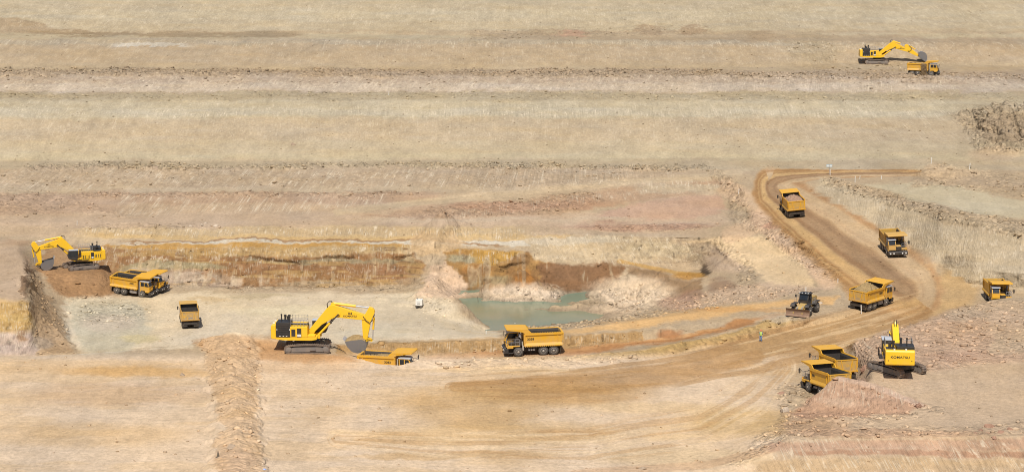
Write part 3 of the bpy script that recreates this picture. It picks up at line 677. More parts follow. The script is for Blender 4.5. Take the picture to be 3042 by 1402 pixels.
rub(m_poly([(2400, 1200), (2487, 1116), (2560, 1128), (2760, 1204), (2700, 1232), (2560, 1240), (2400, 1250)]), .45)
rub(m_poly([(2330, 1225), (2430, 1215), (2600, 1225), (2720, 1222), (2740, 1240), (2560, 1262), (2360, 1262)]), .8)
rub(m_poly([(110, 790), (340, 800), (345, 885), (200, 890), (150, 850)]), .4)
rub(m_band([(200, 886), (345, 882)], 9), .8)
grv(m_poly([(2545, 1090), (2540, 1018), (2620, 1000), (2620, 1080)]), .8)
grv(m_blob(2800, 1080, 60, 20), .7, .3)
grv(m_poly([(1000, 1022), (1250, 1018), (1690, 995), (1900, 990), (1900, 1012), (1690, 1030), (1250, 1054)]), .6)

# ---- surface roughness: push along the normal
def normals(X, Y, Z):
    ax = np.gradient(X, axis=1); ay = np.gradient(Y, axis=1); az = np.gradient(Z, axis=1)
    bx = np.gradient(X, axis=0); by = np.gradient(Y, axis=0); bz = np.gradient(Z, axis=0)
    nx = ay * bz - az * by; ny = az * bx - ax * bz; nz = ax * by - ay * bx
    l = np.sqrt(nx * nx + ny * ny + nz * nz) + 1e-9
    return nx / l, ny / l, nz / l
nx, ny, nz = normals(GX, GY, GZ)
wallness = np.clip(1 - nz, 0, 1)
q1, q2 = GX, GY + 1.3 * GZ
amp = .10 + .9 * wallness * .5
disp = (fbm(q1 / 5.0, q2 / 5.0, 401, 3) - .5) * amp * 1.3 + (fbm(q1 / 1.3, q2 / 1.3, 405, 3) - .5) * amp * .55
r1 = vnoise(q1 / .9, q2 / 1.5, 411); r2 = vnoise(q1 / .45, q2 / .9, 412); r3 = vnoise(q1 / 2.2, q2 / 3.2, 413)
lumps = np.maximum(r1 - .45, 0) * .9 + np.maximum(r2 - .5, 0) * .5 + (r3 - .5) * .5
disp = disp + RUB * lumps * (.5 + .75 * sstep(650, 480, V))
rs_ = np.asarray(m_poly([(2380, 520), (2600, 570), (2800, 620), (3300, 680), (3300, 900), (2880, 880), (2720, 770), (2540, 670)], 2)) > .5
gsx = np.where(rs_, (CT_ * 350)[None, :] - .25 * GZ, GX + SLA * GZ).astype(np.float32)
g1 = vnoise(gsx / .42, GZ / 3.0 + GY / 40, 421) - .5
g2 = vnoise(gsx / 1.1, GZ / 3.0, 422) - .5
disp = disp + GRV * (g1 * .05 + g2 * .10)
# rocky outcrop, deep cracks
oc = np.asarray(m_poly([(2890, 345), (2970, 312), (3250, 322), (3250, 440), (2990, 428), (2930, 400)], 12))
disp = disp + oc * ((fbm(q1 / 2.4, q2 / 9.0, 431, 4) - .5) * 4.4)
oc2 = np.asarray(m_blob(80, 840, 24, 48))
disp = disp + oc2 * ((fbm(q1 / 1.2, q2 / 1.5, 433, 4) - .5) * 2.6)
# overhanging ledges in the pit wall, set back, their shadow painted into the colour
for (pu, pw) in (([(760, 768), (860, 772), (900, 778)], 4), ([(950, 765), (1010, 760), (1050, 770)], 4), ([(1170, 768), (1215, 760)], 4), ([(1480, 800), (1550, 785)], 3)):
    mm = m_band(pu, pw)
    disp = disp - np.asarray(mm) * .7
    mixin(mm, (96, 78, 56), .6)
disp *= np.where((cu > -80) & (cu < 3120), 1, .4)[None, :]
TX = GX + nx * disp; TY = GY + ny * disp; TZ = GZ + nz * disp
vis = (GY < 640)
TX = np.where(vis, TX, GX); TY = np.where(vis, TY, GY); TZ = np.where(vis, TZ, GZ)

def grid_mesh(name, X, Y, Z):
    nr, nc = X.shape
    co = np.stack([X, Y, Z], -1).reshape(-1, 3).astype(np.float32)
    idx = np.arange(nr * nc, dtype=np.int32).reshape(nr, nc)
    q = np.stack([idx[:-1, :-1], idx[:-1, 1:], idx[1:, 1:], idx[1:, :-1]], -1).reshape(-1)
    nf = (nr - 1) * (nc - 1)
    me = bpy.data.meshes.new(name)
    me.vertices.add(nr * nc); me.vertices.foreach_set('co', co.ravel())
    me.loops.add(nf * 4); me.loops.foreach_set('vertex_index', q)
    me.polygons.add(nf)
    me.polygons.foreach_set('loop_start', np.arange(0, nf * 4, 4, dtype=np.int32))
    me.polygons.foreach_set('use_smooth', np.ones(nf, dtype=bool))
    me.update(calc_edges=True)
    return me
gme = grid_mesh('ground', TX, TY, TZ)
at = gme.attributes.new('soil', 'FLOAT_COLOR', 'POINT')
at.data.foreach_set('color', np.concatenate([SOIL, np.ones(SOIL.shape[:2] + (1,), np.float32)], -1).astype(np.float32).ravel())
for nm, arr in (('rubble', RUB), ('tooth', GRV), ('along', gsx)):
    a_ = gme.attributes.new(nm, 'FLOAT', 'POINT'); a_.data.foreach_set('value', arr.astype(np.float32).ravel())
# ------------------------------------------------------------------ materials
def mat(name):
    m = bpy.data.materials.new(name); m.use_nodes = True
    nt = m.node_tree; b = nt.nodes['Principled BSDF']
    return m, nt, b
def N(nt, t, **kw):
    n = nt.nodes.new(t)
    for k, v in kw.items():
        if k in n.inputs: n.inputs[k].default_value = v
        else: setattr(n, k, v)
    return n
def L(nt, a, b): nt.links.new(a, b)
def ramp(nt, p0, p1, c0=(0, 0, 0, 1), c1=(1, 1, 1, 1)):
    r = nt.nodes.new('ShaderNodeValToRGB')
    r.color_ramp.elements[0].position = p0; r.color_ramp.elements[0].color = c0
    r.color_ramp.elements[1].position = p1; r.color_ramp.elements[1].color = c1
    return r

def ground_material():
    m, nt, b = mat('soil')
    b.inputs['Roughness'].default_value = .95
    b.inputs['Specular IOR Level'].default_value = .15
    geo = N(nt, 'ShaderNodeNewGeometry')
    soil = N(nt, 'ShaderNodeAttribute', attribute_name='soil')
    rubm = N(nt, 'ShaderNodeAttribute', attribute_name='rubble')
    tooth = N(nt, 'ShaderNodeAttribute', attribute_name='tooth')
    along = N(nt, 'ShaderNodeAttribute', attribute_name='along')
    lay = N(nt, 'ShaderNodeVectorMath', operation='MULTIPLY'); lay.inputs[1].default_value = (1.0, .66, 1.0); L(nt, geo.outputs['Position'], lay.inputs[0])
    n1 = N(nt, 'ShaderNodeTexNoise', Scale=1.9, Detail=6.0, Roughness=.65); L(nt, lay.outputs[0], n1.inputs['Vector'])
    n2 = N(nt, 'ShaderNodeTexNoise', Scale=.33, Detail=5.0, Roughness=.6); L(nt, lay.outputs[0], n2.inputs['Vector'])
    # value variation of the soil
    v1 = N(nt, 'ShaderNodeMapRange'); v1.inputs['From Min'].default_value = .3; v1.inputs['From Max'].default_value = .7
    v1.inputs['To Min'].default_value = .84; v1.inputs['To Max'].default_value = 1.15; L(nt, n1.outputs['Fac'], v1.inputs['Value'])
    v2 = N(nt, 'ShaderNodeMapRange'); v2.inputs['From Min'].default_value = .3; v2.inputs['From Max'].default_value = .7
    v2.inputs['To Min'].default_value = .92; v2.inputs['To Max'].default_value = 1.08; L(nt, n2.outputs['Fac'], v2.inputs['Value'])
    mu = N(nt, 'ShaderNodeMath', operation='MULTIPLY'); L(nt, v1.outputs[0], mu.inputs[0]); L(nt, v2.outputs[0], mu.inputs[1])
    # tooth scrapes: pale fresh soil in streaks running down the cut faces
    sp = N(nt, 'ShaderNodeSeparateXYZ'); L(nt, geo.outputs['Position'], sp.inputs[0])
    mz = N(nt, 'ShaderNodeMath', operation='MULTIPLY'); mz.inputs[1].default_value = .16; L(nt, sp.outputs['Z'], mz.inputs[0])
    cx = N(nt, 'ShaderNodeCombineXYZ'); L(nt, along.outputs['Fac'], cx.inputs[0]); L(nt, mz.outputs[0], cx.inputs[1])
    # comb of bucket teeth: evenly spaced lines, a little unsteady, broken into scoops
    jn = N(nt, 'ShaderNodeTexNoise', Scale=.8, Detail=2.0); jn.noise_dimensions = '2D'; L(nt, cx.outputs[0], jn.inputs['Vector'])
    fr = N(nt, 'ShaderNodeMath', operation='MULTIPLY_ADD'); fr.inputs[1].default_value = 1 / .62; L(nt, along.outputs['Fac'], fr.inputs[0])
    jm = N(nt, 'ShaderNodeMath', operation='MULTIPLY'); jm.inputs[1].default_value = 9.0; L(nt, jn.outputs['Fac'], jm.inputs[0]); L(nt, jm.outputs[0], fr.inputs[2])
    pp = N(nt, 'ShaderNodeMath', operation='PINGPONG'); pp.inputs[1].default_value = .5; L(nt, fr.outputs[0], pp.inputs[0])
    rg = ramp(nt, .20, .42); L(nt, pp.outputs[0], rg.inputs['Fac'])
    sc_ = N(nt, 'ShaderNodeVectorMath', operation='MULTIPLY'); sc_.inputs[1].default_value = (.5, 6.5, 1); L(nt, cx.outputs[0], sc_.inputs[0])
    ng = N(nt, 'ShaderNodeTexNoise', Scale=1.0, Detail=3.0, Roughness=.65); ng.noise_dimensions = '2D'; L(nt, sc_.outputs[0], ng.inputs['Vector'])
    br = ramp(nt, .46, .64); L(nt, ng.outputs['Fac'], br.inputs['Fac'])
    gm = N(nt, 'ShaderNodeMath', operation='MULTIPLY'); L(nt, rg.outputs['Color'], gm.inputs[0]); L(nt, tooth.outputs['Fac'], gm.inputs[1])
    gm2 = N(nt, 'ShaderNodeMath', operation='MULTIPLY'); L(nt, gm.outputs[0], gm2.inputs[0]); L(nt, br.outputs['Color'], gm2.inputs[1])
    gk = N(nt, 'ShaderNodeMath', operation='MULTIPLY'); gk.inputs[1].default_value = .72; L(nt, gm2.outputs[0], gk.inputs[0])
    pale = N(nt, 'ShaderNodeMix', data_type='RGBA'); pale.inputs[7].default_value = (.56, .47, .345, 1)
    L(nt, gk.outputs[0], pale.inputs[0]); L(nt, soil.outputs['Color'], pale.inputs[6])
    vm = N(nt, 'ShaderNodeVectorMath', operation='SCALE'); L(nt, pale.outputs[2], vm.inputs[0]); L(nt, mu.outputs[0], vm.inputs['Scale'])
    # stones: voronoi cells, each its own tone, only where the ground is rubbly
    vo = N(nt, 'ShaderNodeTexVoronoi', Scale=1.3); L(nt, geo.outputs['Position'], vo.inputs['Vector'])
    sv = N(nt, 'ShaderNodeSeparateColor'); L(nt, vo.outputs['Color'], sv.inputs[0])
    vr = N(nt, 'ShaderNodeMapRange'); vr.inputs['To Min'].default_value = .72; vr.inputs['To Max'].default_value = 1.18; L(nt, sv.outputs[0], vr.inputs['Value'])
    vmx = N(nt, 'ShaderNodeMix', data_type='FLOAT'); vmx.inputs[2].default_value = 1.0; L(nt, rubm.outputs['Fac'], vmx.inputs[0]); L(nt, vr.outputs[0], vmx.inputs[3])
    vm2 = N(nt, 'ShaderNodeVectorMath', operation='SCALE'); L(nt, vm.outputs[0], vm2.inputs[0]); L(nt, vmx.outputs[0], vm2.inputs['Scale'])
    L(nt, vm2.outputs[0], b.inputs['Base Color'])
    # relief
    h1 = N(nt, 'ShaderNodeMath', operation='MULTIPLY'); h1.inputs[1].default_value = .34; L(nt, n1.outputs['Fac'], h1.inputs[0])
    inv = N(nt, 'ShaderNodeMath', operation='SUBTRACT'); inv.inputs[0].default_value = 1.0; L(nt, vo.outputs['Distance'], inv.inputs[1])
    h2 = N(nt, 'ShaderNodeMath', operation='MULTIPLY'); L(nt, inv.outputs[0], h2.inputs[0]); L(nt, rubm.outputs['Fac'], h2.inputs[1])
    h2b = N(nt, 'ShaderNodeMath', operation='MULTIPLY'); h2b.inputs[1].default_value = .55; L(nt, h2.outputs[0], h2b.inputs[0])
    h3 = N(nt, 'ShaderNodeMath', operation='MULTIPLY'); h3.inputs[1].default_value = .07; L(nt, gm.outputs[0], h3.inputs[0])
    s1 = N(nt, 'ShaderNodeMath', operation='ADD'); L(nt, h1.outputs[0], s1.inputs[0]); L(nt, h2b.outputs[0], s1.inputs[1])
    s2 = N(nt, 'ShaderNodeMath', operation='ADD'); L(nt, s1.outputs[0], s2.inputs[0]); L(nt, h3.outputs[0], s2.inputs[1])
    bp = N(nt, 'ShaderNodeBump', Strength=.8, Distance=1.0); L(nt, s2.outputs[0], bp.inputs['Height'])
    L(nt, bp.outputs['Normal'], b.inputs['Normal'])
    return m

def paint(name, col, rough=.45, dust=.35, dustcol=(.42, .30, .17), metallic=0.0, scale=1.3, lowdust=True, thr=(.38, .72)):
    m, nt, b = mat(name)
    b.inputs['Roughness'].default_value = rough
    b.inputs['Metallic'].default_value = metallic
    tc = N(nt, 'ShaderNodeTexCoord')
    n = N(nt, 'ShaderNodeTexNoise', Scale=scale, Detail=6.0, Roughness=.7); L(nt, tc.outputs['Object'], n.inputs['Vector'])
    r = ramp(nt, *thr); L(nt, n.outputs['Fac'], r.inputs['Fac'])
    k = N(nt, 'ShaderNodeMath', operation='MULTIPLY'); k.inputs[1].default_value = dust; L(nt, r.outputs['Color'], k.inputs[0])
    oi = N(nt, 'ShaderNodeObjectInfo'); om = N(nt, 'ShaderNodeMapRange'); om.inputs['To Min'].default_value = .55; om.inputs['To Max'].default_value = 1.5; L(nt, oi.outputs['Random'], om.inputs['Value'])
    k3 = N(nt, 'ShaderNodeMath', operation='MULTIPLY', use_clamp=True); L(nt, k.outputs[0], k3.inputs[0]); L(nt, om.outputs[0], k3.inputs[1])
    src = k3.outputs[0]
    if lowdust:
        sp = N(nt, 'ShaderNodeSeparateXYZ'); L(nt, tc.outputs['Object'], sp.inputs[0])
        mr = N(nt, 'ShaderNodeMapRange'); mr.inputs['From Min'].default_value = 0.0; mr.inputs['From Max'].default_value = 3.0
        mr.inputs['To Min'].default_value = 1.6; mr.inputs['To Max'].default_value = .5; L(nt, sp.outputs['Z'], mr.inputs['Value'])
        k2 = N(nt, 'ShaderNodeMath', operation='MULTIPLY', use_clamp=True); L(nt, src, k2.inputs[0]); L(nt, mr.outputs[0], k2.inputs[1]); src = k2.outputs[0]
    mx = N(nt, 'ShaderNodeMix', data_type='RGBA'); mx.inputs[6].default_value = (*col, 1); mx.inputs[7].default_value = (*dustcol, 1)
    L(nt, src, mx.inputs[0]); L(nt, mx.outputs[2], b.inputs['Base Color'])
    rr = N(nt, 'ShaderNodeMapRange'); rr.inputs['To Min'].default_value = rough; rr.inputs['To Max'].default_value = .9; L(nt, src, rr.inputs['Value']); L(nt, rr.outputs[0], b.inputs['Roughness'])
    return m

M = {}
M['truck_yellow'] = paint('truck_yellow', (.64, .33, .014), .46, .62)
M['truck_dusty'] = paint('truck_yellow_dusty', (.56, .31, .05), .65, .7, (.34, .25, .14), scale=1.1, thr=(.3, .62))
M['tailgate'] = paint('scraped_tailgate', (.62, .34, .03), .55, .85, (.24, .215, .18), scale=1.3, lowdust=True, thr=(.32, .58))
M['exc_yellow'] = paint('excavator_yellow', (.80, .47, .014), .38, .22)
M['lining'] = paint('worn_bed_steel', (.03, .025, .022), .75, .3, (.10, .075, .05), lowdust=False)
M['dark'] = paint('dark_chassis', (.022, .02, .02), .6, .35, (.16, .115, .07))
M['black'] = paint('black_metal', (.02, .02, .022), .5, .18)
M['grey'] = paint('grey_steel', (.24, .24, .25), .45, .4)
M['bucket'] = paint('bucket_steel', (.20, .20, .21), .38, .35, (.28, .22, .15), metallic=.5, lowdust=False)
M['chrome'] = paint('chrome_rod', (.62, .64, .68), .22, .1, metallic=.7, lowdust=False)
M['tyre'] = paint('dusty_tyre', (.045, .043, .042), .85, .75, (.17, .135, .10), lowdust=False)
M['rim'] = paint('wheel_rim', (.40, .37, .32), .55, .45, (.30, .22, .14), lowdust=False)
M['track'] = paint('track_steel', (.11, .085, .07), .6, .6, (.26, .18, .12))
M['frame'] = paint('dusty_track_frame', (.16, .14, .125), .7, .7, (.27, .21, .16))
M['roof'] = paint('cab_roof_grey', (.42, .45, .50), .5, .4, (.42, .35, .25), lowdust=False)
M['white'] = paint('white_paint', (.70, .68, .62), .6, .3, lowdust=False)
M['marking'] = paint('black_lettering', (.018, .014, .01), .6, .15, lowdust=False)
M['glass'] = paint('dark_glass', (.012, .016, .022), .08, .12, (.10, .09, .07), lowdust=False)
M['rust'] = paint('rusty_blade', (.20, .115, .07), .7, .6, (.30, .20, .13), lowdust=False)
M['dozer'] = paint('dusty_tan_paint', (.42, .27, .07), .6, .65, (.33, .25, .16))
M['lens'] = paint('lamp_lens', (.75, .74, .70), .15, .1, lowdust=False)
M['vest'] = paint('hi_vis_cloth', (.38, .52, .12), .8, .1, lowdust=False)
M['trouser'] = paint('blue_cloth', (.10, .17, .32), .9, .15, lowdust=False)
M['skin'] = paint('skin', (.42, .24, .15), .6, .05, lowdust=False)
M['helmet'] = paint('red_helmet', (.62, .10, .04), .4, .1, lowdust=False)
M['boots'] = paint('dark_boots', (.05, .04, .035), .8, .3, lowdust=False)
M['cone'] = paint('weathered_cone', (.085, .07, .055), .8, .4, lowdust=False)
M['signblue'] = paint('pale_blue_sign', (.36, .48, .54), .6, .2, lowdust=False)
M['litter'] = paint('blue_plastic', (.22, .32, .62), .5, .1, lowdust=False)
def earth(name, col, sc=2.5):
    m, nt, b = mat(name)
    b.inputs['Roughness'].default_value = .95; b.inputs['Specular IOR Level'].default_value = .1
    tc = N(nt, 'ShaderNodeNewGeometry')
    n = N(nt, 'ShaderNodeTexNoise', Scale=sc, Detail=7.0, Roughness=.7); L(nt, tc.outputs['Position'], n.inputs['Vector'])
    r = ramp(nt, .3, .72, (*[c * .72 for c in col], 1), (*[min(1, c * 1.25) for c in col], 1)); L(nt, n.outputs['Fac'], r.inputs['Fac']); L(nt, r.outputs['Color'], b.inputs['Base Color'])
    bp = N(nt, 'ShaderNodeBump', Strength=.8, Distance=.4); L(nt, n.outputs['Fac'], bp.inputs['Height']); L(nt, bp.outputs['Normal'], b.inputs['Normal'])
    return m
M['earth_tan'] = earth('tan_earth', (.33, .23, .11))
M['earth_red'] = earth('reddish_earth', (.34, .215, .145))
M['earth_brown'] = earth('brown_earth', (.27, .185, .10))
M['rock'] = earth('rubble_rock', (.36, .27, .19), .9)
M['rock_pale'] = earth('pale_rock', (.46, .37, .28), .9)
M['rock_red'] = earth('red_rock', (.32, .19, .13), .9)
def stone_material():
    m, nt, b = mat('loose_stone')
    b.inputs['Roughness'].default_value = .95; b.inputs['Specular IOR Level'].default_value = .1
    at = N(nt, 'ShaderNodeAttribute', attribute_name='soil')
    geo = N(nt, 'ShaderNodeNewGeometry')
    n = N(nt, 'ShaderNodeTexNoise', Scale=5.0, Detail=4.0); L(nt, geo.outputs['Position'], n.inputs['Vector'])
    mr = N(nt, 'ShaderNodeMapRange'); mr.inputs['To Min'].default_value = .7; mr.inputs['To Max'].default_value = 1.3; L(nt, n.outputs['Fac'], mr.inputs['Value'])
    vm = N(nt, 'ShaderNodeVectorMath', operation='SCALE'); L(nt, at.outputs['Color'], vm.inputs[0]); L(nt, mr.outputs[0], vm.inputs['Scale']); L(nt, vm.outputs[0], b.inputs['Base Color'])
    return m
M['stone'] = stone_material()
M['soil'] = ground_material()

def water_material():
    m, nt, b = mat('pond_water')
    geo = N(nt, 'ShaderNodeNewGeometry')
    n = N(nt, 'ShaderNodeTexNoise', Scale=.09, Detail=4.0); L(nt, geo.outputs['Position'], n.inputs['Vector'])
    r = ramp(nt, .36, .62, (.165, .185, .115, 1), (.225, .205, .125, 1)); L(nt, n.outputs['Fac'], r.inputs['Fac'])
    # clearer green strip far from the haul road
    sp = N(nt, 'ShaderNodeSeparateXYZ'); L(nt, geo.outputs['Position'], sp.inputs[0])
    mr = N(nt, 'ShaderNodeMapRange'); mr.inputs['From Min'].default_value = 352; mr.inputs['From Max'].default_value = 358; L(nt, sp.outputs['Y'], mr.inputs['Value'])
    mx = N(nt, 'ShaderNodeMix', data_type='RGBA'); mx.inputs[7].default_value = (.135, .19, .135, 1); L(nt, mr.outputs[0], mx.inputs[0]); L(nt, r.outputs['Color'], mx.inputs[6])
    L(nt, mx.outputs[2], b.inputs['Base Color'])
    b.inputs['Roughness'].default_value = .16; b.inputs['IOR'].default_value = 1.33
    w = N(nt, 'ShaderNodeTexNoise', Scale=2.2, Detail=3.0); L(nt, geo.outputs['Position'], w.inputs['Vector'])
    bp = N(nt, 'ShaderNodeBump', Strength=.12, Distance=.08); L(nt, w.outputs['Fac'], bp.inputs['Height']); L(nt, bp.outputs['Normal'], b.inputs['Normal'])
    return m
M['water'] = water_material()

# ------------------------------------------------------------------ mesh helpers
class MB:
    """collects shapes that become ONE mesh object"""
    def __init__(self): self.v = []; self.f = []
    def add(self, vs, fs):
        o = len(self.v); self.v += [tuple(p) for p in vs]; self.f += [tuple(i + o for i in q) for q in fs]; return self
    def box(self, x0, x1, y0, y1, z0, z1):
        vs = [(x, y, z) for x in (x0, x1) for y in (y0, y1) for z in (z0, z1)]
        return self.add(vs, [(0, 1, 3, 2), (4, 6, 7, 5), (0, 4, 5, 1), (2, 3, 7, 6), (0, 2, 6, 4), (1, 5, 7, 3)])
    def prism(self, pts, y0, y1):
        """outline in the xz plane pushed from y0 to y1"""
        n = len(pts)
        vs = [(x, y0, z) for x, z in pts] + [(x, y1, z) for x, z in pts]
        return self.add(vs, [tuple(range(n)), tuple(range(2 * n - 1, n - 1, -1))] + [(i, i + n, (i + 1) % n + n, (i + 1) % n) for i in range(n)])
    def prismx(self, pts, x0, x1):
        """outline in the yz plane pushed from x0 to x1"""
        n = len(pts)
        vs = [(x0, y, z) for y, z in pts] + [(x1, y, z) for y, z in pts]
        return self.add(vs, [tuple(range(n)), tuple(range(2 * n - 1, n - 1, -1))] + [(i, i + n, (i + 1) % n + n, (i + 1) % n) for i in range(n)])
    def tube(self, p, q, r, n=8, r2=None):
        p = Vector(p); q = Vector(q); d = (q - p).normalized(); r2 = r if r2 is None else r2
        a = d.orthogonal().normalized(); b = d.cross(a)
        vs = []
        for c, rr in ((p, r), (q, r2)):
            for i in range(n):
                t = 2 * math.pi * i / n
                vs.append(c + a * (rr * math.cos(t)) + b * (rr * math.sin(t)))
        return self.add(vs, [tuple(range(n)), tuple(range(2 * n - 1, n - 1, -1))] + [(i, i + n, (i + 1) % n + n, (i + 1) % n) for i in range(n)])
    def lathe_y(self, prof, cx, cz, n=24):
        """rings (radius, y) turned round a y axis"""
        vs = []
        for r, y in prof:
            for i in range(n):
                t = 2 * math.pi * i / n
                vs.append((cx + r * math.cos(t), y, cz + r * math.sin(t)))
        fs = []
        for k in range(len(prof) - 1):
            for i in range(n):
                fs.append((k * n + i, k * n + (i + 1) % n, (k + 1) * n + (i + 1) % n, (k + 1) * n + i))
        fs.append(tuple(range(n))); fs.append(tuple(range(len(prof) * n - 1, (len(prof) - 1) * n - 1, -1)))
        return self.add(vs, fs)
    def path(self, pts, r, n=6):
        for a, b in zip(pts[:-1], pts[1:]): self.tube(a, b, r, n)
        return self
    def build(self, name, m, parent=None, bevel=0.0, smooth=False):
        me = bpy.data.meshes.new(name)
        me.from_pydata(self.v, [], self.f)
        bm = bmesh.new(); bm.from_mesh(me); bmesh.ops.recalc_face_normals(bm, faces=bm.faces)
        if smooth:
            for fc in bm.faces: fc.smooth = len(fc.verts) == 4
        bm.to_mesh(me); bm.free()
        me.materials.append(M[m])
        o = bpy.data.objects.new(name, me); COL.objects.link(o)
        if parent: o.parent = parent
        if bevel:
            bv = o.modifiers.new('bevel', 'BEVEL'); bv.width = bevel; bv.segments = 2; bv.limit_method = 'ANGLE'
        return o

def thing(name, label, cat, group=None):
    o = bpy.data.objects.new(name, None); COL.objects.link(o)
    o.empty_display_size = .5
    o['label'] = label; o['category'] = cat
    if group: o['group'] = group
    return o
def tag(o, label, cat, group=None, kind=None):
    if label: o['label'] = label
    if cat: o['category'] = cat
    if group: o['group'] = group
    if kind: o['kind'] = kind
    return o
def copy_tree(o, parent=None):
    c = o.copy(); COL.objects.link(c)
    if parent is not None: c.parent = parent
    for ch in list(o.children): copy_tree(ch, c)
    return c

def text_mesh(body, size, extrude=.012, bold=.02):
    cu_ = bpy.data.curves.new('lettering', 'FONT')
    cu_.body = body; cu_.size = size; cu_.extrude = extrude; cu_.offset = bold * size
    cu_.align_x = 'CENTER'; cu_.align_y = 'CENTER'; cu_.resolution_u = 3
    o = bpy.data.objects.new('lettering', cu_); COL.objects.link(o)
    bpy.context.view_layer.update()
    me = bpy.data.meshes.new_from_object(o.evaluated_get(bpy.context.evaluated_depsgraph_get()))
    bpy.data.objects.remove(o); bpy.data.curves.remove(cu_)
    me.materials.clear(); me.materials.append(M['marking'])
    return me
def lettering(name, body, size, parent, loc, facing, sx=1.0):
    """facing: 'left' (+y side), 'right' (-y side), 'rear' (-x side)"""
    o = bpy.data.objects.new(name, text_mesh(body, size)); COL.objects.link(o)
    o.parent = parent; o.location = loc; o.scale = (sx, 1, 1)
    o.rotation_euler = (math.pi / 2, 0, {'right': 0, 'left': math.pi, 'rear': -math.pi / 2}[facing])
    return o

# ------------------------------------------------------------------ dump truck (x forward, y left)
def wheel(parent, cx, y0, y1, r=.71):
    s = 1 if y1 > y0 else -1
    w = abs(y1 - y0)
    b = MB()
    b.lathe_y([(r * .60, y0), (r * .93, y0 + s * .02), (r, y0 + s * .09), (r, y1 - s * .09), (r * .93, y1 - s * .02), (r * .60, y1)], cx, r, 28)
    for i in range(28):      # tread blocks
        t = 2 * math.pi * i / 28
        c, sn = math.cos(t), math.sin(t); c2, s2 = math.cos(t + .11), math.sin(t + .11)
        ya, yb = y0 + s * .08, y1 - s * .08
        if i % 2: ya = y0 + s * w * .45
        else: yb = y0 + s * w * .6
        q = [(cx + r * .985 * c, ya, r + r * .985 * sn), (cx + r * 1.025 * c, ya, r + r * 1.025 * sn), (cx + r * 1.025 * c2, ya, r + r * 1.025 * s2), (cx + r * .985 * c2, ya, r + r * .985 * s2)]
        b.add(q + [(p[0], yb, p[2]) for p in q], [(0, 1, 2, 3), (7, 6, 5, 4), (0, 4, 5, 1), (1, 5, 6, 2), (2, 6, 7, 3), (3, 7, 4, 0)])
    o = b.build('wheel', 'tyre', parent, smooth=True)
    m = MB()
    m.lathe_y([(r * .62, y1 - s * .10), (r * .58, y1 + s * .012), (r * .50, y1 - s * .01), (r * .42, y1 - s * .12), (r * .24, y1 - s * .12), (r * .22, y1 + s * .02), (.02, y1 + s * .03)], cx, r, 24)
    m.build('rim', 'rim', o, smooth=True)
    return o

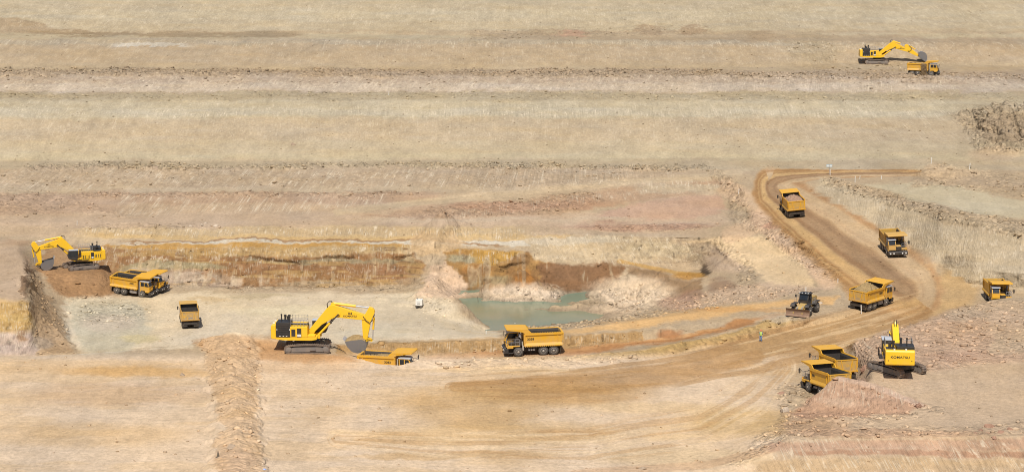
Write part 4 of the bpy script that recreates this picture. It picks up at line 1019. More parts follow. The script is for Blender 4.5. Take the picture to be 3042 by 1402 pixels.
def build_truck(name, label, yellow='truck_yellow'):
    t = thing(name, label, 'dump truck', 'mining dump trucks')
    b = MB(); b.box(-3.7, 4.1, -.62, -.4, .85, 1.3).box(-3.7, 4.1, .4, .62, .85, 1.3)
    for x in (-3.5, -1.85, -.2, 1.0, 3.4): b.box(x - .12, x + .12, -.4, .4, .9, 1.22)
    b.box(-3.3, -.5, -.9, .9, .62, .78).tube((-1.1, -1.4, .68), (-1.1, 1.4, .68), .16).tube((-2.6, -1.4, .68), (-2.6, 1.4, .68), .16).tube((2.55, -1.4, .68), (2.55, 1.4, .68), .13)
    b.box(1.4, 4.0, -.8, .8, .6, 1.5).box(-3.75, -3.6, -1.3, 1.3, .75, 1.2)
    b.build('chassis', 'dark', t)
    # dump bed: flared skirt, straight side, box rim
    prof = [(1.30, 1.34), (1.74, 1.36), (1.74, 1.45), (1.56, 1.82), (1.56, 2.88), (1.70, 2.98), (1.70, 3.28), (1.60, 3.28), (1.46, 2.9), (1.40, 1.75), (1.2, 1.6)]
    full = prof + [(-y, z) for y, z in reversed(prof)]
    b = MB(); b.prismx(full, -3.9, 1.62)
    # teeth along the skirt edge and ribs on the side
    for sd in (1, -1):
        for k in range(18):
            x = -3.75 + k * .305
            b.prismx([(sd * 1.745, 1.26), (sd * 1.745, 1.36), (sd * 1.66, 1.36), (sd * 1.66, 1.26)], x, x + .15)
        for k in range(14):
            x = -3.6 + k * .36
            b.box(x, x + .13, sd * 1.66 - .05, sd * 1.66 + .05, 3.28, 3.34)
        b.prismx([(sd * 1.57, 1.9), (sd * 1.66, 1.9), (sd * 1.66, 2.9), (sd * 1.57, 2.9)], -3.9, -3.72)
        b.prismx([(sd * 1.57, 1.9), (sd * 1.65, 1.9), (sd * 1.65, 2.9), (sd * 1.57, 2.9)], -3.25, -3.15)
        b.prismx([(sd * 1.57, 1.82), (sd * 1.68, 1.82), (sd * 1.68, 2.95), (sd * 1.57, 2.95)], 1.5, 1.64)
        # raised sideboard at the front, running into the canopy
        b.prism([(.55, 3.29), (.95, 3.29), (1.62, 3.29), (2.0, 3.5), (4.0, 3.78), (4.05, 3.9), (1.6, 3.84), (1.05, 3.78)], sd * 1.70, sd * 1.60)
    b.box(1.62, 1.74, -1.6, 1.6, 1.35, 3.8)
    bed = b.build('dump_bed', yellow, t)
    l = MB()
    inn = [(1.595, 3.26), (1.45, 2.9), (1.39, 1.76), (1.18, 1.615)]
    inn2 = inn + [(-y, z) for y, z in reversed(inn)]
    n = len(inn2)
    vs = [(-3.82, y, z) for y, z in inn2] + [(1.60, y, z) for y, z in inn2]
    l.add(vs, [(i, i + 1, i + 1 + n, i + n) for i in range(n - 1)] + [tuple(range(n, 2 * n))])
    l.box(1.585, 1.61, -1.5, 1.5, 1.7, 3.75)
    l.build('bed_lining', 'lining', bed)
    g = MB()
    g.prism([(-3.98, 1.55), (-3.84, 1.55), (-3.86, 3.12), (-4.06, 3.12)], -1.55, 1.55)
    g.build('tailgate', 'tailgate', bed)
    rb = MB()
    for (ya, yb, wz) in ((-.85, -.5, .17), (.85, .5, .17), (-1.5, -1.42, .16), (1.5, 1.42, .16)):
        rb.add([(-4.10, ya - wz / 2, 3.05), (-4.10, ya + wz / 2, 3.05), (-4.03, yb + wz / 2, 1.6), (-4.03, yb - wz / 2, 1.6), (-3.95, ya - wz / 2, 3.05), (-3.95, ya + wz / 2, 3.05), (-3.9, yb + wz / 2, 1.6), (-3.9, yb - wz / 2, 1.6)],
               [(0, 1, 2, 3), (4, 7, 6, 5), (0, 4, 5, 1), (1, 5, 6, 2), (2, 6, 7, 3), (3, 7, 4, 0)])
    rb.box(-4.12, -3.9, -1.62, 1.62, 3.06, 3.16).box(-4.06, -3.88, -1.6, 1.6, 1.46, 1.58)
    rb.build('tailgate_rib', yellow, bed)
    c = MB(); c.prism([(1.1, 3.80), (1.62, 3.86), (4.05, 3.96), (4.2, 3.86), (4.2, 3.76), (4.0, 3.84), (1.62, 3.76)], -1.72, 1.72)
    for y in (-1.1, -.4, .4, 1.1): c.prism([(1.75, 3.3), (1.75, 3.75), (3.9, 3.83), (3.9, 3.76)], y - .04, y + .04)
    c.build('canopy', yellow, t)
    # cab on the right hand side
    k = MB(); k.prism([(2.25, 1.3), (2.25, 3.05), (3.75, 3.05), (4.18, 2.25), (4.22, 1.3)], -1.62, -.28)
    cab = k.build('cab', yellow, t, bevel=.04)
    r_ = MB(); r_.prism([(2.2, 3.05), (2.2, 3.17), (2.5, 3.24), (3.75, 3.24), (4.02, 3.1), (4.02, 3.03)], -1.66, -.24)
    r_.build('cab_roof', 'roof', cab)
    for (x0, x1) in ((2.42, 3.05), (3.18, 3.72)):
        w = MB(); w.prism([(x0, 2.2), (x0, 2.92), (x1, 2.92), (x1 + (.2 if x0 > 3 else 0), 2.2)], -1.66, -1.6); w.build('window', 'glass', cab)
    w = MB(); w.prism([(2.5, 2.2), (2.5, 2.92), (3.72, 2.92), (3.98, 2.2)], -.3, -.25); w.build('window', 'glass', cab)
    w = MB(); w.add([(4.205, -1.5, 2.25), (4.205, -.4, 2.25), (3.80, -.4, 3.0), (3.80, -1.5, 3.0), (4.15, -1.5, 2.25), (4.15, -.4, 2.25), (3.74, -.4, 3.0), (3.74, -1.5, 3.0)], [(0, 1, 2, 3), (7, 6, 5, 4), (0, 4, 5, 1), (1, 5, 6, 2), (2, 6, 7, 3), (3, 7, 4, 0)])
    w.build('windscreen', 'glass', cab)
    # hood, mask, bumper
    h = MB(); h.box(3.0, 4.25, -.24, .62, 1.3, 2.0).box(4.15, 4.32, -1.6, 1.6, 1.30, 1.72)
    h.box(2.3, 4.25, .62, 1.66, 1.36, 1.5).box(2.3, 2.42, -1.66, -.3, 1.1, 1.36).box(3.3, 4.2, -1.66, -1.5, 1.02, 1.36).box(3.3, 4.2, 1.5, 1.66, 1.12, 1.36)
    h.build('hood', yellow, t, bevel=.03)
    g = MB(); g.box(4.325, 4.36, -.35, .62, 1.34, 1.92)
    for z in (1.42, 1.54, 1.66, 1.78): g.box(4.355, 4.385, -.33, .6, z, z + .05)
    g.build('grille', 'black', t)
    bu = MB(); bu.prism([(4.0, .55), (4.45, .55), (4.62, .75), (4.62, 1.12), (4.4, 1.28), (4.0, 1.28)], -1.68, 1.68).box(3.3, 4.0, 1.1, 1.62, .5, .62).box(3.3, 4.0, -1.62, -1.1, .5, .62)
    bu.build('bumper', 'dark', t, bevel=.03)
    for y in (-1.35, -.75, .75, 1.35):
        hl = MB(); hl.tube((4.6, y, .95), (4.65, y, .95), .13, 10); hl.build('headlight', 'lens', t)
    # engine deck on the left: radiator, air cleaner, pipes
    e = MB(); e.box(2.05, 2.9, -.1, 1.45, 1.5, 2.3).tube((2.65, .95, 1.5), (2.65, .95, 2.75), .26, 12).tube((2.3, .35, 1.5), (2.3, .35, 3.0), .1, 8).tube((3.15, .95, 1.9), (2.65, .95, 2.4), .12, 8).box(3.0, 3.9, .7, 1.4, 1.5, 1.9)
    e.build('engine', 'black', t)
    ac = MB(); ac.tube((2.25, 1.2, 2.7), (2.25, 1.2, 3.1), .2, 12).tube((2.25, 1.2, 3.1), (2.25, 1.2, 3.18), .25, 12); ac.build('air_cleaner', 'grey', t)
    hr = MB()
    zt, zm = 2.45, 2.0
    for p in ((2.4, 1.6), (3.0, 1.6), (3.6, 1.6), (4.2, 1.6), (4.2, 1.1), (4.2, .7)): hr.tube((p[0], p[1], 1.5), (p[0], p[1], zt), .028, 6)
    for z in (zt, zm): hr.path([(2.4, 1.6, z), (4.2, 1.6, z), (4.2, .7, z)], .028)
    hr.build('handrail', 'grey', t)
    ld = MB()
    for y in (1.35, 1.0): ld.tube((4.42, y, 1.4), (4.66, y, .45), .03, 6)
    for z in (.55, .8, 1.05): ld.tube((4.6 - (z - .55) * .2, 1.0, z), (4.6 - (z - .55) * .2, 1.35, z), .03, 6)
    ld.build('ladder', 'grey', t)
    for s in (1, -1):
        mr = MB(); mr.path([(4.1, s * 1.6, 2.9 if s < 0 else 2.45), (4.25, s * 1.95, 2.95), (4.25, s * 1.95, 2.2)], .03).box(4.2, 4.27, s * 1.95 - .13, s * 1.95 + .13, 2.3, 2.85)
        mr.build('mirror', 'black', t)
    tk = MB()
    for x in (.25, .6, .95): tk.tube((x, .7, .95), (x, 1.42, .95), .15, 12)
    tk.build('air_tank', 'grey', t)
    ft = MB(); ft.box(.1, 1.5, -1.5, -.75, .65, 1.2)
    for x in (.3, .6, .9, 1.2): ft.box(x, x + .07, -1.53, -1.49, .65, 1.2)
    ft.build('fuel_tank', 'grey', t)
    ex = MB(); ex.tube((1.85, 1.45, .9), (1.85, 1.45, 1.6), .14, 10).tube((1.9, 1.4, 1.5), (1.95, 1.35, 2.2), .08, 8); ex.build('filter_housing', 'rim', t)
    ex = MB(); ex.tube((2.0, -1.4, .95), (2.0, -1.4, 3.0), .09, 8); ex.build('exhaust_pipe', 'rim', t)
    for s in (1, -1):
        mf = MB(); mf.box(-3.62, -3.58, s * 1.05 - .45, s * 1.05 + .45, .35, 1.3); mf.build('mud_flap', 'black', t)
        wheel(t, 2.55, s * 1.2, s * 1.62)
        for x in (-1.1, -2.6):
            wheel(t, x, s * .78, s * 1.14); wheel(t, x, s * 1.22, s * 1.60)
    for o in t.children:
        if o.name.split('.')[0] in ('dump_bed', 'canopy', 'cab', 'hood', 'grille', 'engine', 'air_cleaner', 'handrail', 'mirror', 'exhaust_pipe'): o.location.z = .15
    return t

def heap(name, m, parent_xf, label, hgt=1.0, base=3.0, peak=-1.0, seed=1):
    """loose earth lying in a dump bed: top level, follows the truck's matrix"""
    b = MB(); nx_, ny_ = 56, 34
    for j in range(ny_):
        for i in range(nx_):
            x = -3.75 + 5.3 * i / (nx_ - 1); y = -1.52 + 3.04 * j / (ny_ - 1)
            r = math.sqrt(((x - peak) / 2.9) ** 2 + (y / 1.75) ** 2)
            z = base - .12 + hgt * max(0, 1 - r) ** .9 + .22 * (mnoise.noise((x * 1.6, y * 1.6, seed)) + .8 * mnoise.noise((x * 4.3, y * 4.3, seed)))
            if i in (0, nx_ - 1) or j in (0, ny_ - 1): z = base - .5
            b.v.append((x, y, z))
    for j in range(ny_ - 1):
        for i in range(nx_ - 1):
            a = j * nx_ + i; b.f.append((a, a + 1, a + 1 + nx_, a + nx_))
    o = b.build(name, m, None)
    for p in o.data.polygons: p.use_smooth = True
    o.matrix_world = parent_xf
    return tag(o, label, 'earth load')
# ------------------------------------------------------------------ hydraulic excavator (x forward, y left)
def rot2(p, c, a):
    ca, sa = math.cos(R(a)), math.sin(R(a))
    x, z = p[0] - c[0], p[1] - c[1]
    return (c[0] + x * ca - z * sa, c[1] + x * sa + z * ca)

def build_excavator(name, label, boom_a=0.0, arm_a=0.0, bucket_a=0.0, under_yaw=0.0, number=None, load=True, rear_text=False, boom_text=True):
    t = thing(name, label, 'excavator', 'yellow mining excavators')
    cu_, su_ = math.cos(R(under_yaw)), math.sin(R(under_yaw))
    def spin(b):
        b.v = [(x * cu_ - y * su_, x * su_ + y * cu_, z) for x, y, z in b.v]; return b
    # --- undercarriage
    b = MB(); b.box(-1.5, 1.5, -1.5, 1.5, .75, 1.35).tube((0, 0, 1.2), (0, 0, 1.95), 1.15, 24)
    for s in (1, -1): b.box(-1.6, -.7, min(0, s * 1.7), max(0, s * 1.7), .6, 1.1).box(.7, 1.6, min(0, s * 1.7), max(0, s * 1.7), .6, 1.1)
    spin(b).build('undercarriage', 'dark', t)
    for s in (1, -1):
        y0, y1 = s * 1.95 - .36, s * 1.95 + .36
        r = .55; xe = 2.65; sag = .10
        loop = []
        for i in range(13): a = -90 + 180 * i / 12; loop.append((xe + r * math.cos(R(a)), .62 + r * math.sin(R(a))))
        loop.append((1.2, 1.30)); loop.append((-.6, 1.33)); loop.append((-1.8, 1.26))
        for i in range(13): a = 90 + 180 * i / 12; loop.append((-xe + r * math.cos(R(a)), .62 + r * math.sin(R(a))))
        inner = [((x) * .955, .66 + (z - .66) * .80) for x, z in loop]
        b = MB(); n = len(loop)
        vs = [(x, y0, z) for x, z in loop] + [(x, y1, z) for x, z in loop] + [(x, y0, z) for x, z in inner] + [(x, y1, z) for x, z in inner]
        fs = []
        for i in range(n):
            j = (i + 1) % n
            fs += [(i, j, n + j, n + i), (2 * n + i, 3 * n + i, 3 * n + j, 2 * n + j), (i, 2 * n + i, 2 * n + j, j), (n + i, n + j, 3 * n + j, 3 * n + i)]
        b.add(vs, fs)
        # grouser bars round the loop
        seg = [(loop[i], loop[(i + 1) % n]) for i in range(n)]
        tot = sum(math.dist(a, c) for a, c in seg); k = 46; step = tot / k
        acc = 0; nxt = 0
        for a, c in seg:
            d = math.dist(a, c)
            while d > 1e-6 and nxt <= acc + d and nxt < tot:
                f = (nxt - acc) / d; px, pz = a[0] + (c[0] - a[0]) * f, a[1] + (c[1] - a[1]) * f
                tx, tz = (c[0] - a[0]) / d, (c[1] - a[1]) / d; ox, oz = tz, -tx
                q = [(px - tx * .06, pz - tz * .06), (px - tx * .06 + ox * .075, pz - tz * .06 + oz * .075), (px + tx * .06 + ox * .075, pz + tz * .06 + oz * .075), (px + tx * .06, pz + tz * .06)]
                b.prism(q, y0 - .02, y1 + .02); nxt += step
            acc += d
        tr = spin(b).build('track', 'track', t)
        b = MB(); b.prism([(-2.35, .28), (-2.5, .75), (-1.9, .98), (1.9, .98), (2.5, .75), (2.35, .28)], s * 1.95 - .25, s * 1.95 + .30 * (1 if s > 0 else .83))
        b.prism([(.4, .5), (.4, .8), (1.2, .8), (1.2, .5)], s * 1.95 - .38, s * 1.95 + .38)
        spin(b).build('track_frame', 'frame', tr)
        for x, rr in ((2.65, .48), (-2.65, .46)):
            b = MB(); b.lathe_y([(rr, s * 1.95 - .3), (rr, s * 1.95 + .3), (rr * .7, s * 1.95 + s * .36), (rr * .3, s * 1.95 + s * .38)] if s > 0 else [(rr, s * 1.95 + .3), (rr, s * 1.95 - .3), (rr * .7, s * 1.95 - .36), (rr * .3, s * 1.95 - .38)], x, .64, 18)
            spin(b).build('idler_wheel' if x < 0 else 'sprocket', 'frame', tr)
    # --- house
    b = MB(); b.prism([(-4.3, 2.0), (-4.3, 2.3), (.55, 2.3), (1.55, 2.3), (1.55, 2.0), (.8, 1.85), (-3.2, 1.85)], -1.8, 1.8)
    b.build('deck_frame', 'exc_yellow', t)
    b = MB(); b.prism([(-4.95, 2.15), (-4.95, 3.85), (-4.8, 4.05), (-4.22, 4.05), (-4.22, 2.02), (-4.75, 2.02)], -1.88, 1.88)
    cw = b.build('counterweight', 'exc_yellow', t, bevel=.10)
    for y in (-.75, .75):
        b = MB(); b.box(-4.8, -4.5, y - .1, y + .1, 4.05, 4.2); b.build('lifting_eye', 'white', cw)
    b = MB()
    for y in (-1.5, 1.5): b.tube((-4.98, y, 2.7), (-4.94, y, 2.7), .06, 8)
    b.build('bolt', 'black', cw)
    # right hand side: radiator block, panels
    b = MB(); b.box(-4.2, -2.2, -1.86, .4, 2.3, 4.42); b.build('radiator_housing', 'black', t, bevel=.04)
    b = MB()
    for z in (2.75, 3.05, 3.35, 3.65, 3.95): b.box(-3.95, -2.42, -1.90, -1.85, z, z + .2)
    b.build('radiator_louvre', 'dark', t)
    b = MB()
    for x in (-3.75, -3.25, -2.8): b.box(x, x + .2, -1.91, -1.86, 2.42, 2.5)
    for x in (-4.1, -2.32): b.box(x, x + .08, -1.91, -1.86, 3.3, 3.5)
    b.build('reflector', 'white', t)
    b = MB(); b.box(-2.2, .25, -1.84, -.62, 2.3, 3.82).box(.25, 1.3, -1.8, -.75, 2.3, 2.62); b.build('side_panel', 'exc_yellow', t, bevel=.04)
    b = MB(); b.box(-2.02, -1.45, -1.875, -1.84, 2.45, 3.45).box(-1.22, -.6, -1.875, -1.84, 2.35, 3.6)
    b.build('access_door', 'dark', t)
    b = MB(); b.box(-1.18, -.64, -1.89, -1.87, 2.4, 2.75); b.build('warning_plate', 'white', t)
    # left hand side: engine panels with slots, walkway
    b = MB(); b.box(-4.2, -.1, .4, 1.84, 2.3, 3.78).box(-.1, 1.0, .75, 1.9, 2.3, 2.55); b.build('engine_hood', 'exc_yellow', t, bevel=.04)
    b = MB()
    for x in (-4.0, -3.62, -3.2, -2.9): b.box(x, x + .14, 1.84, 1.87, 2.55, 3.2)
    b.box(-2.6, -2.0, 1.84, 1.875, 2.35, 3.6)
    for x in (-1.7, -.9, -.5): b.box(x, x + .1, 1.84, 1.87, 2.4, 3.1)
    b.build('panel_slot', 'dark', t)
    b = MB(); b.box(-2.5, -2.1, 1.876, 1.89, 2.45, 2.75); b.build('warning_plate', 'white', t)
    b = MB(); b.box(-4.0, -2.6, .5, 1.7, 3.78, 4.0).box(-4.2, .2, -.6, .4, 2.3, 3.9); b.build('engine_cover', 'black', t, bevel=.04)
    for (x, y, z0, z1, rr) in ((-3.55, -.9, 4.42, 5.45, .09), (-2.55, -.2, 4.0, 5.2, .16), (-3.3, .8, 4.0, 5.0, .15), (-2.9, 1.2, 4.0, 4.7, .22)):
        b = MB(); b.tube((x, y, z0), (x, y, z1 - .25), rr, 12).tube((x, y, z1 - .25), (x, y, z1), rr * 1.25, 12); b.build('exhaust_stack' if rr < .17 else 'air_cleaner', 'black', t)
    for s, xa, xb in ((-1, -2.1, .2), (1, -2.4, -.2)):
        b = MB(); yy = s * 1.75; zb = 3.8
        for i in range(6): x = xa + (xb - xa) * i / 5; b.tube((x, yy, zb), (x, yy, zb + 1.0), .026, 6)
        for z in (zb + .5, zb + 1.0): b.path([(xa, s * .7, z), (xa, yy, z), (xb, yy, z), (xb, s * .7, z)], .026)
        b.build('handrail', 'grey', t)
    # side walkway and ladder at the left
    b = MB(); b.box(-1.4, 1.2, 1.9, 2.4, 2.05, 2.13)
    for x in (-1.4, -.5, .4, 1.2): b.tube((x, 2.38, 2.1), (x, 2.38, 3.1), .028, 6)
    for z in (2.6, 3.1): b.tube((-1.4, 2.38, z), (1.2, 2.38, z), .028, 6)
    b.build('walkway', 'black', t)
    # cab
    b = MB(); b.prism([(.55, 2.55), (.55, 4.15), (2.3, 4.2), (2.75, 3.2), (2.5, 2.5), (1.4, 2.2), (.9, 2.2)], .72, 1.92)
    cab = b.build('cab', 'black', t, bevel=.05)
    b = MB(); b.prism([(.5, 4.16), (.5, 4.26), (2.4, 4.3), (2.4, 4.21)], .68, 1.96); b.build('cab_roof', 'roof', cab)
    b = MB(); b.prism([(.75, 3.0), (.75, 4.0), (2.1, 4.02), (2.45, 3.25), (2.3, 2.9)], 1.925, 1.945); b.build('window', 'glass', cab)
    b = MB(); b.prism([(.75, 3.0), (.75, 4.0), (2.1, 4.02), (2.45, 3.25), (2.3, 2.9)], .695, .715); b.build('window', 'glass', cab)
    b = MB(); b.add([(2.33, .85, 4.1), (2.33, 1.8, 4.1), (2.77, 1.8, 3.2), (2.77, .85, 3.2), (2.2, .85, 4.1), (2.2, 1.8, 4.1), (2.64, 1.8, 3.2), (2.64, .85, 3.2)], [(0, 1, 2, 3), (7, 6, 5, 4), (0, 4, 5, 1), (1, 5, 6, 2), (2, 6, 7, 3), (3, 7, 4, 0)]); b.build('windscreen', 'glass', cab)
    # --- boom, arm, bucket: side outlines in metres
    foot = (.55, 2.45); pin = (8.1, 4.88)
    A = lambda p: rot2(p, foot, boom_a)
    boomp = [(.2, 2.25), (.15, 2.75), (.3, 3.15), (2.7, 6.05), (3.3, 6.62), (3.8, 6.72), (4.6, 6.46), (7.9, 5.4), (8.3, 5.2), (8.42, 4.9), (8.25, 4.62), (7.9, 4.58), (4.3, 4.92), (3.75, 4.82), (2.1, 3.85), (1.1, 2.85), (.85, 2.25)]
    b = MB(); b.prism([A(p) for p in boomp], -.42, .42)
    c_ = A((3.6, 6.9)); b.prism([A((3.35, 6.55)), A((3.45, 7.0)), A((3.8, 7.0)), A((4.1, 6.6))], -.2, .2)
    for y in (-.62, .5): b.tube((A((4.55, 5.45))[0], y, A((4.55, 5.45))[1]), (A((4.55, 5.45))[0], y + .12, A((4.55, 5.45))[1]), .2, 12)
    boom = b.build('boom', 'exc_yellow', t, bevel=.04)
    for s in (1, -1):
        p0 = (1.55, s * .78, 2.35); q_ = A((4.55, 5.45)); q0 = (q_[0], s * .62, q_[1])
        m_ = Vector(p0).lerp(Vector(q0), .60)
        b = MB(); b.tube(p0, m_, .16, 12); cy = b.build('boom_cylinder', 'exc_yellow', t)
        b = MB(); b.tube(m_, Vector(p0).lerp(Vector(q0), .64), .2, 12).tube(m_, q0, .095, 10); b.build('piston_rod', 'black', cy)
    for ya, yb in ((-.9, -.6), (.6, .75)):
        b = MB(); b.box(1.0, 1.9, ya, yb, 1.95, 2.5); b.build('boom_bracket', 'exc_yellow', t)
    pinb = A(pin)
    B = lambda p: rot2(A(p), pinb, arm_a)
    armp = [(8.85, 6.42), (9.35, 6.3), (9.62, 5.95), (9.62, 5.6), (9.05, 4.3), (8.58, 1.95), (8.4, 1.68), (8.05, 1.7), (7.92, 1.95), (7.8, 4.55), (7.85, 5.05), (8.25, 5.4)]
    b = MB(); b.prism([B(p) for p in armp], -.34, .34); b.build('arm', 'exc_yellow', t, bevel=.04)
    a0 = A((3.65, 6.88)); a1 = B((9.1, 6.25)); m2 = (a0[0] + (a1[0] - a0[0]) * .6, a0[1] + (a1[1] - a0[1]) * .6)
    b = MB(); b.tube((a0[0], 0, a0[1]), (m2[0], 0, m2[1]), .19, 12); cy = b.build('arm_cylinder', 'exc_yellow', t)
    b = MB(); b.tube((m2[0], 0, m2[1]), (a1[0], 0, a1[1]), .11, 10); b.build('piston_rod', 'chrome', cy)
    hinge = B((8.25, 1.85)); lk = B((9.25, 1.55)); c0 = B((9.5, 4.95)); mc = (c0[0] + (lk[0] - c0[0]) * .52, c0[1] + (lk[1] - c0[1]) * .52)
    b = MB(); b.tube((c0[0], 0, c0[1]), (mc[0], 0, mc[1]), .15, 12); cy = b.build('bucket_cylinder', 'exc_yellow', t)
    b = MB(); b.tube((mc[0], 0, mc[1]), (lk[0], 0, lk[1]), .09, 10); b.build('piston_rod', 'chrome', cy)
    # hoses over the boom bend and at the arm joint
    for y in (-.15, .15):
        b = MB(); b.path([_p3(A(k), y) for k in ((2.9, 6.1), (2.85, 6.8), (3.1, 7.15), (3.5, 7.15), (3.62, 6.9))], .045); b.build('hydraulic_hose', 'black', t)
    q = [A((8.0, 5.15)), A((8.35, 4.6)), B((8.9, 4.2)), B((9.3, 4.5)), B((9.55, 5.3))]
    for y in (-.46, .46):
        b = MB(); b.path([(p[0], y, p[1]) for p in q], .05); b.build('hydraulic_hose', 'black', t)
    # bucket
    Bk = lambda p: rot2((hinge[0] + p[0], hinge[1] + p[1]), hinge, bucket_a)
    b = MB(); b.prism([(lk[0] - .1, lk[1] - .1), (lk[0] + .12, lk[1] + .12), (hinge[0] + .1, hinge[1] + .3), Bk((.25, -.35)), Bk((-.1, -.5)), (hinge[0] - .15, hinge[1] + .1)], -.3, -.18)
    b.v += [(x, -y, z) for x, y, z in b.v]; nf_ = len(b.v) // 2; b.f += [tuple(i + nf_ for i in reversed(f)) for f in b.f]
    b.build('bucket_link', 'exc_yellow', t)
    side = [(.1, -.15), (.38, -.75), (.3, -1.35), (-.15, -1.85), (-.8, -2.05), (-1.55, -1.95), (-2.3, -1.35), (-2.75, -.65)]
    top = [(-2.75, -.65), (-1.6, -.30), (-.4, .02), (.1, -.15)]
    b = MB(); hw = 1.12
    for s in (1, -1):
        b.prism([Bk(p) for p in side + top[1:-1]], s * hw, s * (hw - .07))
    out = [Bk(p) for p in side]; inn = [Bk((p[0] * .965 - .03, p[1] * .955 - .03)) for p in side]
    n = len(out)
    vs = [(x, -hw, z) for x, z in out] + [(x, hw, z) for x, z in out] + [(x, -hw, z) for x, z in inn] + [(x, hw, z) for x, z in inn]
    fs = []
    for i in range(n - 1): fs += [(i, i + 1, n + i + 1, n + i), (2 * n + i, 3 * n + i, 3 * n + i + 1, 2 * n + i + 1)]
    fs += [(n - 1, 2 * n - 1, 4 * n - 1, 3 * n - 1), (0, 2 * n, 3 * n, n)]
    b.add(vs, fs)
    bk = b.build('bucket', 'bucket', t)
    for i in range(5):
        y = -.92 + i * .46
        b = MB(); pts = [Bk((-2.62, -.85)), Bk((-2.72, -.58)), Bk((-3.1, -.28)), Bk((-3.14, -.32))]
        b.prism(pts, y - .09, y + .09); b.build('bucket_tooth', 'chrome', bk)
    # lettering
    if number:
        pt = A((6.15, 5.50)); an = math.degrees(math.atan2(A((7.9, 5.0))[1] - A((4.5, 5.75))[1], A((7.9, 5.0))[0] - A((4.5, 5.75))[0])) * .6
        pt2 = A((6.15, 5.13))
        for s, fc in ((-1, 'right'), (1, 'left')):
            for (bd, sz, pp) in ((number, .5, pt), ('KOMATSU', .36, pt2)):
                o = lettering('number_marking' if bd == number else 'lettering', bd, sz, boom, (pp[0], s * .43, pp[1]), fc, 1.15)
    if rear_text:
        lettering('lettering', 'KOMATSU', .42, cw, (-4.962, 0, 3.15), 'rear', 1.25)
    t['_hinge'] = 0
    del t['_hinge']
    return t, Bk, hinge
def _p3(p, y): return (p[0], y, p[1])

# ------------------------------------------------------------------ wheel dozer
def build_dozer():
    t = thing('wheel_dozer', 'dusty wheel dozer with a wide rusty front blade on the upper haul road', 'wheel dozer')
    b = MB(); b.prism([(-3.3, .9), (-3.4, 2.3), (-3.1, 2.5), (-.9, 2.55), (-.8, 1.6), (-.5, .9)], -.75, .75); b.build('engine_hood', 'dozer', t, bevel=.06)
    b = MB()
    for z in (1.3, 1.55, 1.8, 2.05): b.box(-3.42, -3.36, -.6, .6, z, z + .12)
    b.build('grille', 'black', t)
    b = MB(); b.prism([(-.5, .8), (-.5, 1.7), (.6, 1.75), (1.9, 1.5), (2.3, .8)], -.55, .55); b.box(-.6, .2, -.3, .3, .6, 1.2); b.build('front_frame', 'dozer', t, bevel=.05)
    b = MB(); b.prism([(-.95, 1.65), (-.95, 3.2), (.35, 3.2), (.6, 2.4), (.5, 1.65)], -.78, .78); cab = b.build('cab', 'black', t, bevel=.05)
    b = MB(); b.box(-1.1, .55, -.9, .9, 3.22, 3.32); b.build('cab_roof', 'black', cab)
    b = MB(); b.add([(.40, -.65, 3.1), (.40, .65, 3.1), (.63, .65, 2.3), (.63, -.65, 2.3), (.3, -.65, 3.1), (.3, .65, 3.1), (.55, .65, 2.3), (.55, -.65, 2.3)], [(0, 1, 2, 3), (7, 6, 5, 4), (0, 4, 5, 1), (1, 5, 6, 2), (2, 6, 7, 3), (3, 7, 4, 0)]); b.build('windscreen', 'glass', cab)
    for s in (1, -1):
        b = MB(); b.prism([(-.8, 2.1), (-.8, 3.08), (.28, 3.08), (.48, 2.4), (.46, 2.1)], s * .785, s * .80); b.build('window', 'glass', cab)
        for y in (.3, .7):
            b = MB(); b.box(.36, .5, s * y - .07, s * y + .07, 3.33, 3.45); b.build('work_lamp', 'lens', cab)
        b = MB(); b.prism([(.45, 1.72), (.5, 1.86), (2.0, 1.86), (2.35, 1.5), (2.3, 1.4), (1.95, 1.74)], s * .85, s * 1.55); b.build('fender', 'black', t)
        b = MB(); b.prism([(-2.9, 1.72), (-2.7, 1.9), (-1.2, 1.9), (-.9, 1.5), (-1.0, 1.45), (-1.3, 1.78)], s * .85, s * 1.55); b.build('fender', 'black', t)
        wheel(t, 1.25, s * .95, s * 1.5, .82); wheel(t, -1.95, s * .95, s * 1.5, .82)
        b = MB(); b.prism([(1.4, .95), (1.4, 1.25), (3.0, .75), (3.0, .45)], s * .62, s * .84); b.build('blade_arm', 'dozer', t)
        b = MB(); b.tube((1.6, s * .35, 1.5), (3.0, s * .45, 1.0), .09, 10); b.build('lift_cylinder', 'chrome', t)
        b = MB()
        for x in (-.9, -.2, .5): b.tube((x, s * 1.5, 1.7), (x, s * 1.5, 2.6), .025, 6)
        b.tube((-.9, s * 1.5, 2.6), (.5, s * 1.5, 2.6), .025, 6).tube((-.9, s * 1.5, 2.15), (.5, s * 1.5, 2.15), .025, 6); b.build('handrail', 'grey', t)
        b = MB(); b.path([(.4, s * .8, 2.9), (.6, s * 1.25, 2.95)], .025).box(.58, .64, s * 1.3 - .12, s * 1.3 + .12, 2.65, 3.05); b.build('mirror', 'black', t)
    b = MB(); b.prism([(3.25, .12), (3.02, .4), (2.96, .75), (3.05, 1.1), (3.22, 1.3), (3.15, 1.3), (2.9, 1.12), (2.8, .75), (2.9, .3), (3.15, .05)], -1.95, 1.95); b.build('blade', 'rust', t)
    b = MB(); b.tube((-1.6, .3, 2.5), (-1.6, .3, 3.3), .07, 8); b.build('exhaust_pipe', 'black', t)
    b = MB(); b.tube((-2.2, -.25, 2.45), (-2.2, -.25, 2.95), .14, 10); b.build('air_cleaner', 'black', t)
    b = MB(); b.tube((-.9, -.6, 3.3), (-.9, -.6, 4.1), .015, 5); b.build('aerial', 'black', cab)
    return t

